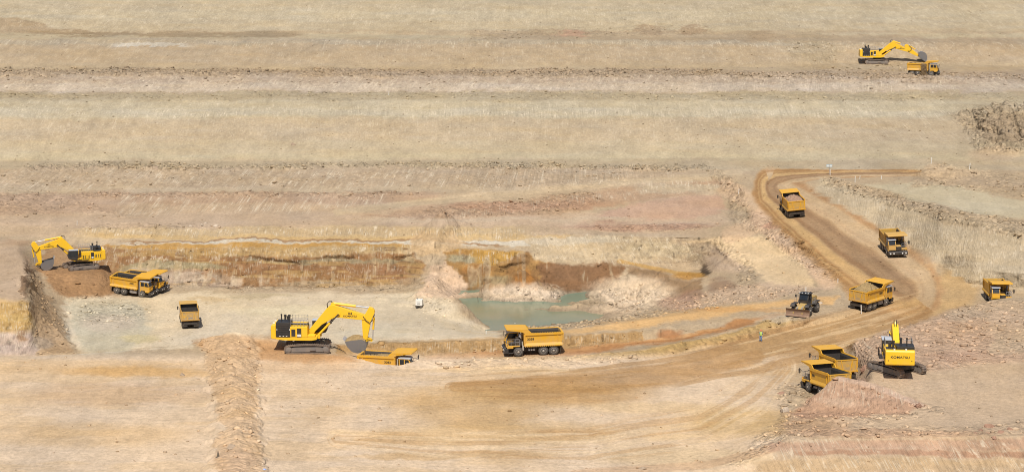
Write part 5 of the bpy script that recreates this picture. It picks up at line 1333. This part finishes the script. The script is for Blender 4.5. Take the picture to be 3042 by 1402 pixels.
# ------------------------------------------------------------------ putting things on the ground
def seat(o, x, y, heading, scale=1.0, span=(3.0, -2.6), half=1.4, z=None, tilt=True, pitch=0, roll=0):
    """rest a thing on the terrain: heading in degrees from +x, counter-clockwise"""
    h = R(heading); fx, fy = math.cos(h), math.sin(h)
    g = lambda a, b: ground(x + fx * a * scale - fy * b * scale, y + fy * a * scale + fx * b * scale)
    if z is None and tilt:
        zf = .5 * (g(span[0], half) + g(span[0], -half)); zr = .5 * (g(span[1], half) + g(span[1], -half))
        zl = .5 * (g(span[0], half) + g(span[1], half)); zt = .5 * (g(span[0], -half) + g(span[1], -half))
        fw = Vector((fx, fy, (zf - zr) / ((span[0] - span[1]) * scale))).normalized()
        lf = Vector((-fy, fx, (zl - zt) / (2 * half * scale)))
        up = fw.cross(lf).normalized(); lf = up.cross(fw)
        zz = zr + (zf - zr) * (-span[1]) / (span[0] - span[1])
    else:
        fw = Vector((fx, fy, 0)); up = Vector((0, 0, 1)); lf = Vector((-fy, fx, 0)); zz = ground(x, y) if z is None else z
    m = Matrix(((fw.x, lf.x, up.x, x), (fw.y, lf.y, up.y, y), (fw.z, lf.z, up.z, zz - .03), (0, 0, 0, 1))) @ Matrix.Rotation(R(roll), 4, 'X') @ Matrix.Rotation(R(pitch), 4, 'Y') @ Matrix.Diagonal((scale, scale, scale, 1))
    o.matrix_world = m
    return m
# ------------------------------------------------------------------ the setting
gob = bpy.data.objects.new('ground', gme); COL.objects.link(gob); gme.materials.append(M['soil'])
gob['kind'] = 'structure'
# pond
wl = -8.75
b = MB()
b.add([(-30, 325, wl), (45, 325, wl), (45, 378, wl), (-30, 378, wl)], [(0, 1, 2, 3)])
w_ = b.build('water', 'water'); w_['kind'] = 'structure'

# loose stones over the rubble: one mass nobody could count
def stones(name, m, n, mask, seed, smin, smax, flat_=.6):
    rng = np.random.default_rng(seed)
    area = np.abs(np.gradient(GY, axis=0)) * np.abs(np.gradient(GX, axis=1))
    ok = (cu > -50) & (cu < 3095)
    wgt = (mask ** 1.6) * area * ok[None, :] * (V > -20) * (V < 1420)
    p = (wgt / wgt.sum()).ravel()
    idx = rng.choice(p.size, n, p=p)
    bx, by, bz = TX.ravel()[idx], TY.ravel()[idx], TZ.ravel()[idx]
    base = np.array([(0, 0, 1), (.89, 0, .45), (.28, .85, .45), (-.72, .53, .45), (-.72, -.53, .45), (.28, -.85, .45), (.72, .53, -.45), (-.28, .85, -.45), (-.89, 0, -.45), (-.28, -.85, -.45), (.72, -.53, -.45), (0, 0, -1)])
    fc = np.array([(0,1,2),(0,2,3),(0,3,4),(0,4,5),(0,5,1),(1,6,2),(2,7,3),(3,8,4),(4,9,5),(5,10,1),(2,6,7),(3,7,8),(4,8,9),(5,9,10),(1,10,6),(11,7,6),(11,8,7),(11,9,8),(11,10,9),(11,6,10)])
    s = smin + (smax - smin) * rng.random(n) ** 6
    vs = base[None] * (.65 + .7 * rng.random((n, 12, 1)))
    sc = np.stack([.7 + .7 * rng.random(n), .7 + .7 * rng.random(n), flat_ * (.6 + .8 * rng.random(n))], -1) * s[:, None]
    vs = vs * sc[:, None, :]
    a = rng.random(n) * 6.283; ti = (rng.random(n) - .5) * 1.1
    ca, sa = np.cos(a)[:, None], np.sin(a)[:, None]; ct, s_t = np.cos(ti)[:, None], np.sin(ti)[:, None]
    x = vs[..., 0] * ct + vs[..., 2] * s_t; z = -vs[..., 0] * s_t + vs[..., 2] * ct; y = vs[..., 1]
    X = x * ca - y * sa + bx[:, None]; Y = x * sa + y * ca + by[:, None]; Z = z + bz[:, None] + (s * .18)[:, None]
    co = np.stack([X, Y, Z], -1).reshape(-1, 3)
    F_ = (fc[None] + (np.arange(n) * 12)[:, None, None]).reshape(-1, 3)
    me = bpy.data.meshes.new(name)
    me.vertices.add(len(co)); me.vertices.foreach_set('co', co.astype(np.float32).ravel())
    me.loops.add(F_.size); me.loops.foreach_set('vertex_index', F_.astype(np.int32).ravel())
    me.polygons.add(len(F_)); me.polygons.foreach_set('loop_start', np.arange(0, F_.size, 3, dtype=np.int32))
    me.update(calc_edges=True); me.materials.append(M['stone'])
    c_ = SOIL.reshape(-1, 3)[idx] * (np.array(m)[None] * (.72 + .5 * rng.random((n, 1))))
    c_ = np.concatenate([np.repeat(c_, 12, axis=0), np.ones((n * 12, 1))], 1).astype(np.float32)
    me.attributes.new('soil', 'FLOAT_COLOR', 'POINT').data.foreach_set('color', c_.ravel())
    o = bpy.data.objects.new(name, me); COL.objects.link(o)
    return o
tag(stones('rubble', (1, 1, 1), 15000, RUB, 3, .06, .52, .5), 'broken tan rock scattered along the bench edges and slopes', 'rubble', kind='stuff')
tag(stones('pale_rubble', (1.2, 1.2, 1.2), 4000, RUB * (sstep(820, 900, V)), 4, .05, .34, .55), 'pale broken stone scattered over the pit floor and banks', 'rubble', kind='stuff')
edge = np.maximum.reduce([np.asarray(m_band([(-60, 210), (1500, 214), (2500, 224), (3100, 230)], 7)), np.asarray(m_band([(60, 500), (1000, 491), (1900, 497), (2120, 500)], 7)), np.asarray(m_band([(200, 580), (1250, 578)], 5)) * .6, np.asarray(m_path([(2460, 540), (2640, 592), (2800, 640), (3100, 695)], 12)) * .8])
tag(stones('edge_rubble', (.93, .91, .89), 3000, edge, 8, .12, .66, .5), 'coarse broken rock tipped along the bench edges', 'rubble', kind='stuff')
allm = (np.where((V > 100), .35, .16) + .25 * np.clip(fbm(GX / 8, GY / 14, 601, 3) - .5, 0, 1) * 4)
tag(stones('gravel', (.8, .78, .76), 9000, allm, 6, .05, .24), 'small stones sprinkled over the open ground', 'gravel', kind='stuff')

# single boulders
def boulder(u, v, s, m, label, group=None, fl=.65, seed=0):
    p = on_ground(u, v)
    bm = bmesh.new(); bmesh.ops.create_icosphere(bm, subdivisions=3, radius=1.0)
    for q in bm.verts:
        d = q.co.normalized()
        k = 1 + .35 * mnoise.noise(d * 1.4 + Vector((seed * 7.1, 0, 0))) + .15 * mnoise.noise(d * 3.7 + Vector((0, seed * 3.3, 0)))
        q.co = Vector((d.x * k * 1.25, d.y * k, d.z * k * fl)) * s
        for ax in (Vector((.5, .3, .8)), Vector((-.7, -.4, .5)), Vector((.1, -.9, .3))):
            ax = ax.normalized(); e = q.co.dot(ax) - s * .62 * fl
            if e > 0: q.co -= ax * e * .85
    me = bpy.data.meshes.new('boulder'); bm.to_mesh(me); bm.free(); me.materials.append(M[m])
    o = bpy.data.objects.new('boulder', me); COL.objects.link(o)
    o.location = (p.x, p.y, p.z + s * fl * .35); o.rotation_euler = (0, 0, seed * 1.7)
    tag(o, label, 'boulder', group)
    return o
boulder(2335, 1223, .85, 'rock_pale', 'rounded pale boulder at the left foot of the red striped mound', seed=1)
boulder(2322, 1168, .8, 'rock_red', 'long dark red slab lying left of the front truck wheel', fl=.3, seed=2)
boulder(2568, 1096, 1.0, 'rock_red', 'tilted slab between the parked trucks and the rear facing excavator', fl=.45, seed=3)
boulder(2940, 1268, .6, 'rock_red', 'largest dark red rock of the pile above the lower right cut', fl=.6, seed=4)
boulder(2730, 1206, .6, 'rock_red', 'red rock at the right hand end of the striped mound crest', fl=.6, seed=5)
boulder(2437, 901, .35, 'rock_pale', 'small white rock on the haul road edge right of the wheel dozer', seed=6)
boulder(540, 1115, .45, 'rock', 'lone brown rock on the open ground left of the windrow', seed=7)
boulder(440, 670, .7, 'rock', 'dark wedge of rock on the bench above the brown pit wall', fl=.5, seed=8)
boulder(2640, 203, .9, 'rock', 'dark slab on the far bench edge below the dumping excavator', fl=.35, seed=9)
boulder(685, 1330, .6, 'rock', 'dark rock near the front end of the windrow', fl=.7, seed=10)
boulder(870, 430, .6, 'rock', 'single dark rock on the big smooth slope', fl=.7, seed=11)
boulder(465, 503, .9, 'rock', 'dark boulder breaking the bench edge under the smooth slope', fl=.7, seed=12)
boulder(1910, 1390, .5, 'rock', 'flat rock on the near ground by the lower right road', fl=.35, seed=13)
boulder(1645, 885, .6, 'rock_pale', 'grey rock at the right tip of the pond mound', fl=.7, seed=14)
for i, (u, v, s) in enumerate(((600, 670, .55), (640, 672, .5), (565, 672, .45), (612, 664, .4))):
    boulder(u, v, s, 'rock_pale', 'pale rock in the loose cluster on the bench above the left pit wall', 'pale rocks on the bench', seed=20 + i)
for i, (u, v, s) in enumerate(((2935, 1290, .4), (2915, 1280, .45), (2970, 1284, .45), (3000, 1275, .4), (2955, 1300, .38), (2895, 1288, .4))):
    boulder(u, v, s, 'rock_red', 'smaller red rock in the pile above the lower right cut', 'red rocks above the cut', fl=.55, seed=30 + i)

# ------------------------------------------------------------------ vehicles
T0 = build_truck('dump_truck', 'x')
def truck(u, v, heading, label, scale=1.0, num=None, z=None, pos=None, tilt=True, dusty=False, pitch=0, roll=0, first=[True]):
    o = T0 if first[0] else copy_tree(T0)
    first[0] = False
    if dusty:
        for ch in o.children_recursive:
            if ch.type == 'MESH' and ch.material_slots[0].material == M['truck_yellow']:
                ch.material_slots[0].link = 'OBJECT'; ch.material_slots[0].material = M['truck_dusty']
    o['label'] = label
    p = Vector(pos) if pos else on_ground(u, v)
    m = seat(o, p.x, p.y, heading, scale, z=z, tilt=tilt, pitch=pitch, roll=roll)
    if num:
        bed = [c for c in o.children if c.name.startswith('dump_bed')][0]
        lettering('number_marking', num, .46, bed, (.55, -1.572, 2.38), 'right', 1.1)
        lettering('number_marking', num, .46, bed, (.75, 1.572, 2.38), 'left', 1.1)
    return o, m
tr, mm = truck(2740, 224, -20, 'distant dump truck being filled on the highest working bench', .98)
heap('earth_load', 'earth_tan', mm, 'tan earth in the truck under the far dumping excavator', .45, 3.15, -1.2, 2)
tr, mm = truck(2356, 636, 93, 'dump truck seen from behind climbing the ramp with a reddish load', 1.06)
heap('earth_load', 'earth_red', mm, 'heaped reddish earth in the truck climbing the ramp', 1.0, 3.2, -1.3, 3)
truck(2652, 748, -89, 'empty dump truck coming down the middle of the ramp toward the viewer', 1.02, dusty=True)
truck(0, 0, -93, 'empty dump truck at the right edge, wheels hidden by the rubble bank', .96, z=2.75, pos=P(2960, 897, 2.75), tilt=False)
tr, mm = truck(2583, 913, 49, 'dump truck with a pointed tan load on the upper haul road junction', 1.0, '3050')
heap('earth_load', 'earth_tan', mm, 'pointed tan heap in the truck right of the wheel dozer', 1.45, 3.15, -1.5, 4)
truck(1588, 1049, 187, 'empty dump truck numbered 3058 driving along the sunken lower road', 1.04, '3058')
p83 = P(1150, 1104, -.7)
tr, mm = truck(0, 0, -13, 'dump truck numbered 3083 half hidden in the slot under the nearest bucket', 1.0, '3083', z=-1.4, pos=p83, tilt=False)
heap('earth_load', 'earth_tan', mm, 'grey tan earth in the half hidden truck under the nearest bucket', .5, 2.95, -.3, 5)
truck(394, 876, -14, 'front one of two dump trucks side by side, numbered 3021, below the left excavator', 1.02, '3021', roll=2.5)
p21 = on_ground(394, 876)
truck(0, 0, -16, 'rear one of two dump trucks side by side, mostly hidden by truck 3021', 1.02, None, roll=2.5, pos=(p21.x + 1.5, p21.y + 3.9, 0))
truck(563, 965, 103, 'dusty empty dump truck seen from behind crossing the pale pit floor', .94, dusty=True, tilt=False, pitch=2)
h5 = 107
wp = P(2403, 1163, 1.7); fx, fy = math.cos(R(h5)), math.sin(R(h5))
p51 = Vector((wp.x - 2.55 * fx + 1.4 * fy, wp.y - 2.55 * fy - 1.4 * fx, 0))
truck(0, 0, h5, 'dump truck numbered 3051 parked nearest, its rear hidden by the red mound', 1.0, '3051', z=1.9, pos=p51, tilt=False, pitch=5)
truck(0, 0, h5 - 3, 'dump truck numbered 3054 parked just behind truck 3051', 1.0, '3054', z=1.8, pos=(p51.x + 2.6, p51.y + 9.0, 0), tilt=False, pitch=4)

def bucket_soil(t, Bk, m, label, amt=.8):
    b = MB(); nx_, ny_ = 18, 14
    for j in range(ny_):
        for i in range(nx_):
            fx = i / (nx_ - 1); fy = j / (ny_ - 1) * 2 - 1
            x = .05 - 2.75 * fx
            z0 = -.12 - .42 * fx
            h = amt * max(0, 1 - ((fx - .5) / .55) ** 2) * max(0, 1 - fy * fy) ** .6 + .08 * mnoise.noise((x * 3, fy * 3, 5))
            q = Bk((x, z0 - .12 + h)); b.v.append((q[0], fy * 1.02, q[1]))
    for j in range(ny_ - 1):
        for i in range(nx_ - 1):
            a = j * nx_ + i; b.f.append((a, a + 1, a + 1 + nx_, a + nx_))
    o = b.build('bucket_earth', m, None)
    for p in o.data.polygons: p.use_smooth = True
    o.matrix_world = t.matrix_world.copy() if False else XF[t.name]
    tag(o, label, 'earth')
XF = {}
def excavator(u, v, heading, scale, label, pos=None, tilt=False, **kw):
    e, Bk, hg = build_excavator('excavator', label, **kw)
    p = Vector(pos) if pos else on_ground(u, v)
    XF[e.name] = seat(e, p.x, p.y, heading, scale, (2.6, -2.6), 1.95, tilt=tilt)
    return e, Bk
e4, bk4 = excavator(915, 1040, -3, 1.04, 'nearest yellow excavator numbered 04, swinging a full bucket over a half hidden truck', boom_a=0, arm_a=0, bucket_a=-8, under_yaw=6, number='04')
bucket_soil(e4, bk4, 'earth_tan', 'brown earth heaped in the bucket of excavator 04', .8)
e2, bk2 = excavator(240, 798, 198, .97, 'yellow excavator numbered 02 digging on its brown spoil heap at the left', boom_a=-1, arm_a=-3, bucket_a=-30, under_yaw=14, number='02')
e1, bk1 = excavator(2605, 190, -4, 1.03, 'distant yellow excavator stretching its arm to tip a bucket on the top bench', boom_a=-9, arm_a=72, bucket_a=126, under_yaw=-8, number='01')
e0, bk0 = excavator(2663, 1104, 83, 1.0, 'yellow excavator seen squarely from behind on the right hand pad', boom_a=-19, arm_a=-5, bucket_a=0, under_yaw=39, rear_text=True)

# earth falling from the far bucket
rng = random.Random(9)
b = MB(); q = XF[e1.name] @ Vector((*_p3(bk1((-2.6, -.6)), 0),))
def grain(x, y, z, s):
    b.add([(x - s, y, z), (x + s, y - s, z), (x, y + s, z + s), (x, y, z - s * 1.2)], [(0, 1, 2), (0, 3, 1), (1, 3, 2), (2, 3, 0)])
for i in range(1500):
    f = rng.random(); sp_ = .3 + .4 * f
    grain(q.x - .3 + rng.gauss(0, sp_ * .8), q.y + rng.gauss(0, sp_ * .7), q.z - f * 2.6, .03 + .08 * rng.random())
pf = on_ground(2742, 226)
for i in range(1700):      # spill running down the near side of the bed
    f = rng.random() ** .8
    grain(pf.x + rng.gauss(0, .38), pf.y - .35 - .5 * f + rng.gauss(0, .2), pf.z + 3.3 * (1 - f), .03 + .075 * rng.random())
tag(b.build('falling_earth', 'earth_brown'), 'loose earth pouring from the far bucket into the truck', 'falling earth', kind='stuff')

dz = build_dozer()
p = on_ground(2390, 932); seat(dz, p.x, p.y, 240, 1.0, (1.25, -1.95), 1.2, z=ground(p.x, p.y) + .08)

# ------------------------------------------------------------------ small things
def post(u, v, h, label, r=.07, group='white marker posts'):
    p = on_ground(u, v)
    b = MB(); b.tube((0, 0, -.2), (0, 0, h * .93), r, 8).tube((0, 0, h * .93), (0, 0, h), r * 1.0, 8, r * .3)
    o = b.build('marker_post', 'white'); o.location = p
    o.rotation_euler = (R(rng.uniform(-4, 4)), R(rng.uniform(-5, 5)), 0)
    tag(o, label, 'marker post', group)
post(229, 669, .95, 'white post on the bench above the left excavator')
post(1155, 284, .95, 'short white post on the high bench, alone on the far slope')
post(2466, 521, 1.25, 'white post standing beside the blue sign at the road bend')
post(2540, 543, 1.4, 'white post on the slope edge just right of the blue sign')
post(2554, 532, .7, 'short white post at the terrace road entrance, nearer the blue sign')
post(2618, 533, .75, 'short white post at the terrace road entrance, farther from the blue sign')
post(2766, 487, 1.4, 'white post on top of the rubble heap at the road end')
post(2880, 503, 1.3, 'white post at the far right near the rocky outcrop')
post(2194, 577, 1.2, 'white post on the outer edge of the ramp bend')
post(2394, 870, 1.0, 'white post sticking up behind the wheel dozer')
post(2489, 841, .85, 'white post on the rubble slope left of the ramp foot')
post(2559, 932, 1.5, 'leaning white post in front of the loaded truck at the junction', .08)
post(1530, 968, .6, 'short white post on the pond bank behind the empty truck 3058')
post(1444, 992, .6, 'short white post on the pond bank ahead of the empty truck 3058')

s = thing('road_sign', 'pale blue panel sign on a thin post at the ramp bend', 'sign')
b = MB(); b.tube((0, 0, -.2), (0, 0, 2.3), .05, 8); b.build('post', 'grey', s)
b = MB(); b.box(-.62, .62, -.03, .03, 1.75, 2.3); pn = b.build('panel', 'signblue', s)
b = MB(); b.box(-.55, .55, -.036, -.031, 1.93, 2.12); b.build('panel_stripe', 'white', pn)
s.location = on_ground(2463, 520); s.rotation_euler = (0, 0, R(-8))

# white pump skid beside the pond
s = thing('pump_unit', 'white boxed pump unit standing on the pale ground left of the pond', 'pump unit')
b = MB(); b.box(-.62, .62, -.55, .55, .42, 1.55); bx_ = b.build('housing', 'white', s, bevel=.04)
b = MB()
for z in (.75, 1.0): b.box(-.35, .25, -.575, -.555, z, z + .09)
b.build('vent', 'grey', bx_)
b = MB(); b.box(-.66, .66, -.58, .58, .3, .42).box(-1.3, -.66, -.05, .05, .3, .38); b.build('skid_frame', 'dark', s)
for x in (-.45, .45):
    for y in (-.52, .42):
        b = MB(); b.lathe_y([(.2, y), (.2, y + .12)], x, .2, 14); b.build('wheel', 'tyre', s)
b = MB(); b.tube((.3, 0, 1.55), (.3, 0, 1.8), .05, 8).tube((-.4, .1, 1.55), (-.4, .1, 1.72), .12, 8); b.build('exhaust_pipe', 'grey', s)
p = on_ground(1246, 913); s.location = p; s.rotation_euler = (0, 0, R(-10))

# stick in the pond, slim cone, litter
p = P(1421, 900, wl - .2)
b = MB(); b.tube((0, 0, -.4), (-.12, 0, 1.3), .07, 7, .05); o = b.build('stake', 'cone'); o.location = p; tag(o, 'dark leaning stake standing at the water edge of the pond', 'stake')
p = on_ground(648, 1358)
b = MB(); b.box(-.28, .28, -.28, .28, 0, .06).tube((0, 0, .06), (0, 0, .85), .17, 12, .03); o = b.build('traffic_cone', 'cone'); o.location = p; tag(o, 'slim dark weathered cone on the near ground left of the windrow', 'cone')
p = on_ground(784, 1394)
b = MB(); b.add([(-.25, -.1, 0), (.2, -.15, .02), (.28, .12, .05), (-.15, .15, .03), (0, 0, .16)], [(0, 1, 4), (1, 2, 4), (2, 3, 4), (3, 0, 4), (3, 2, 1, 0)]); o = b.build('plastic_scrap', 'litter'); o.location = p; tag(o, 'crumpled blue plastic scrap at the bottom right of the windrow', 'litter')

# ------------------------------------------------------------------ the worker
def worker(u, v, heading):
    p = on_ground(u, v)
    root = thing('person', 'worker in hi-vis vest, blue trousers and red helmet standing by the sunken road', 'person')
    J = []; E = []; RD = []
    def j(c, r, par=None):
        J.append(c); RD.append(r)
        if par is not None: E.append((par, len(J) - 1))
        return len(J) - 1
    pel = j((0, 0, .95), .13)
    ch = j((.01, 0, 1.15), .13, pel); up_ = j((.0, 0, 1.38), .125, ch); nk = j((.01, 0, 1.50), .055, up_); hd = j((.025, 0, 1.60), .085, nk); j((.02, 0, 1.72), .075, hd)
    nose = j((.12, 0, 1.61), .016, hd)
    for s in (1, -1):
        sh = j((0, s * .17, 1.40), .062, up_); el = j((-.03, s * .25, 1.13), .045, sh); wr = j((.07, s * .26, .90), .03, el); pm = j((.09, s * .255, .83), .036, wr)
        for k, (dx, ln) in enumerate(((.035, .075), (.012, .085), (-.012, .08), (-.034, .062))):
            f1 = j((.09 + dx, s * .258, .78), .010, pm); j((.10 + dx, s * .25, .78 - ln), .008, f1)
        th = j((.13, s * .245, .82), .011, pm); j((.15, s * .235, .77), .009, th)
        hp = j((0, s * .10, .88), .095, pel); kn = j((.03, s * .12, .50), .065, hp); an = j((-.01, s * .13, .10), .045, kn); j((.13, s * .145, .045), .042, an)
    me = bpy.data.meshes.new('body'); me.from_pydata(J, E, []); me.update()
    o = bpy.data.objects.new('body', me); COL.objects.link(o); o.parent = root
    me.materials.append(M['skin'])
    sk = o.modifiers.new('skin', 'SKIN')
    for i, sv in enumerate(me.skin_vertices[0].data):
        sv.radius = (RD[i], RD[i]); sv.use_root = (i == 0)
    sb = o.modifiers.new('sub', 'SUBSURF'); sb.levels = 1; sb.render_levels = 2
    def ringed(name, rows, m, n=16):
        b = MB()
        for (cx, cy, cz, rx, ry) in rows:
            for i in range(n):
                a = 2 * math.pi * i / n; b.v.append((cx + rx * math.cos(a), cy + ry * math.sin(a), cz))
        for k in range(len(rows) - 1):
            for i in range(n): b.f.append((k * n + i, k * n + (i + 1) % n, (k + 1) * n + (i + 1) % n, (k + 1) * n + i))
        b.f.append(tuple(range(n))); b.f.append(tuple(range(len(rows) * n - 1, (len(rows) - 1) * n - 1, -1)))
        return b.build(name, m, root, smooth=True)
    ringed('vest', [(0, 0, .86, .165, .215), (.005, 0, 1.0, .16, .205), (.01, 0, 1.2, .165, .215), (0, 0, 1.38, .15, .23), (0, 0, 1.47, .09, .13)], 'vest')
    b = MB()
    for z in (1.0, 1.22): b.lathe_y([(.1, 0)], 0, 0, 3) if False else None
    for s in (1, -1):
        ringed('trousers' if s > 0 else 'trousers', [(0, s * .10, .93, .13, .12), (.02, s * .115, .5, .085, .085), (-.01, s * .13, .14, .075, .075), (-.01, s * .13, .10, .07, .07)], 'trouser')
        ringed('boot', [(.04, s * .14, .0, .15, .065), (.04, s * .14, .05, .15, .065), (-.01, s * .13, .11, .075, .065), (-.01, s * .13, .17, .065, .06)], 'boots')
        ringed('sleeve', [(0, s * .18, 1.44, .075, .06), (-.015, s * .22, 1.27, .068, .06), (-.03, s * .25, 1.13, .058, .055)], 'trouser')
    ringed('helmet', [(.03, 0, 1.675, .16, .125), (.02, 0, 1.69, .125, .12), (.02, 0, 1.76, .11, .105), (.02, 0, 1.81, .06, .06), (.02, 0, 1.825, .01, .01)], 'helmet')
    for s in (1, -1):
        b = MB(); b.tube((.098, s * .032, 1.635), (.108, s * .032, 1.635), .012, 8); b.build('eye', 'boots', root)
    root.location = p; root.rotation_euler = (0, 0, R(heading))
worker(2260, 1014, -110)

# ------------------------------------------------------------------ light
EL, AZ = 57.0, -7.0
sun = bpy.data.lights.new('sun', 'SUN'); sun.energy = 4.3; sun.angle = R(.53); sun.color = (1.0, .955, .88)
so = bpy.data.objects.new('sun', sun); COL.objects.link(so); so.rotation_euler = (R(90 - EL), 0, R(AZ)); so.location = (0, 0, 200)
wd = bpy.data.worlds.new('World'); SC.world = wd; wd.use_nodes = True
nt = wd.node_tree; bg = nt.nodes['Background']
sky = nt.nodes.new('ShaderNodeTexSky'); sky.sky_type = 'NISHITA'; sky.sun_disc = False
sky.sun_elevation = R(EL); sky.sun_rotation = R(180 + AZ); sky.air_density = 1.0; sky.dust_density = 1.5
nt.links.new(sky.outputs[0], bg.inputs[0]); bg.inputs[1].default_value = .075
SC.view_settings.view_transform = 'Standard'; SC.view_settings.look = 'None'
SC.view_settings.exposure = 0.25; SC.view_settings.gamma = 1.0
SC.cycles.filter_width = 1.0
SC.cycles.pixel_filter_type = 'BLACKMAN_HARRIS'
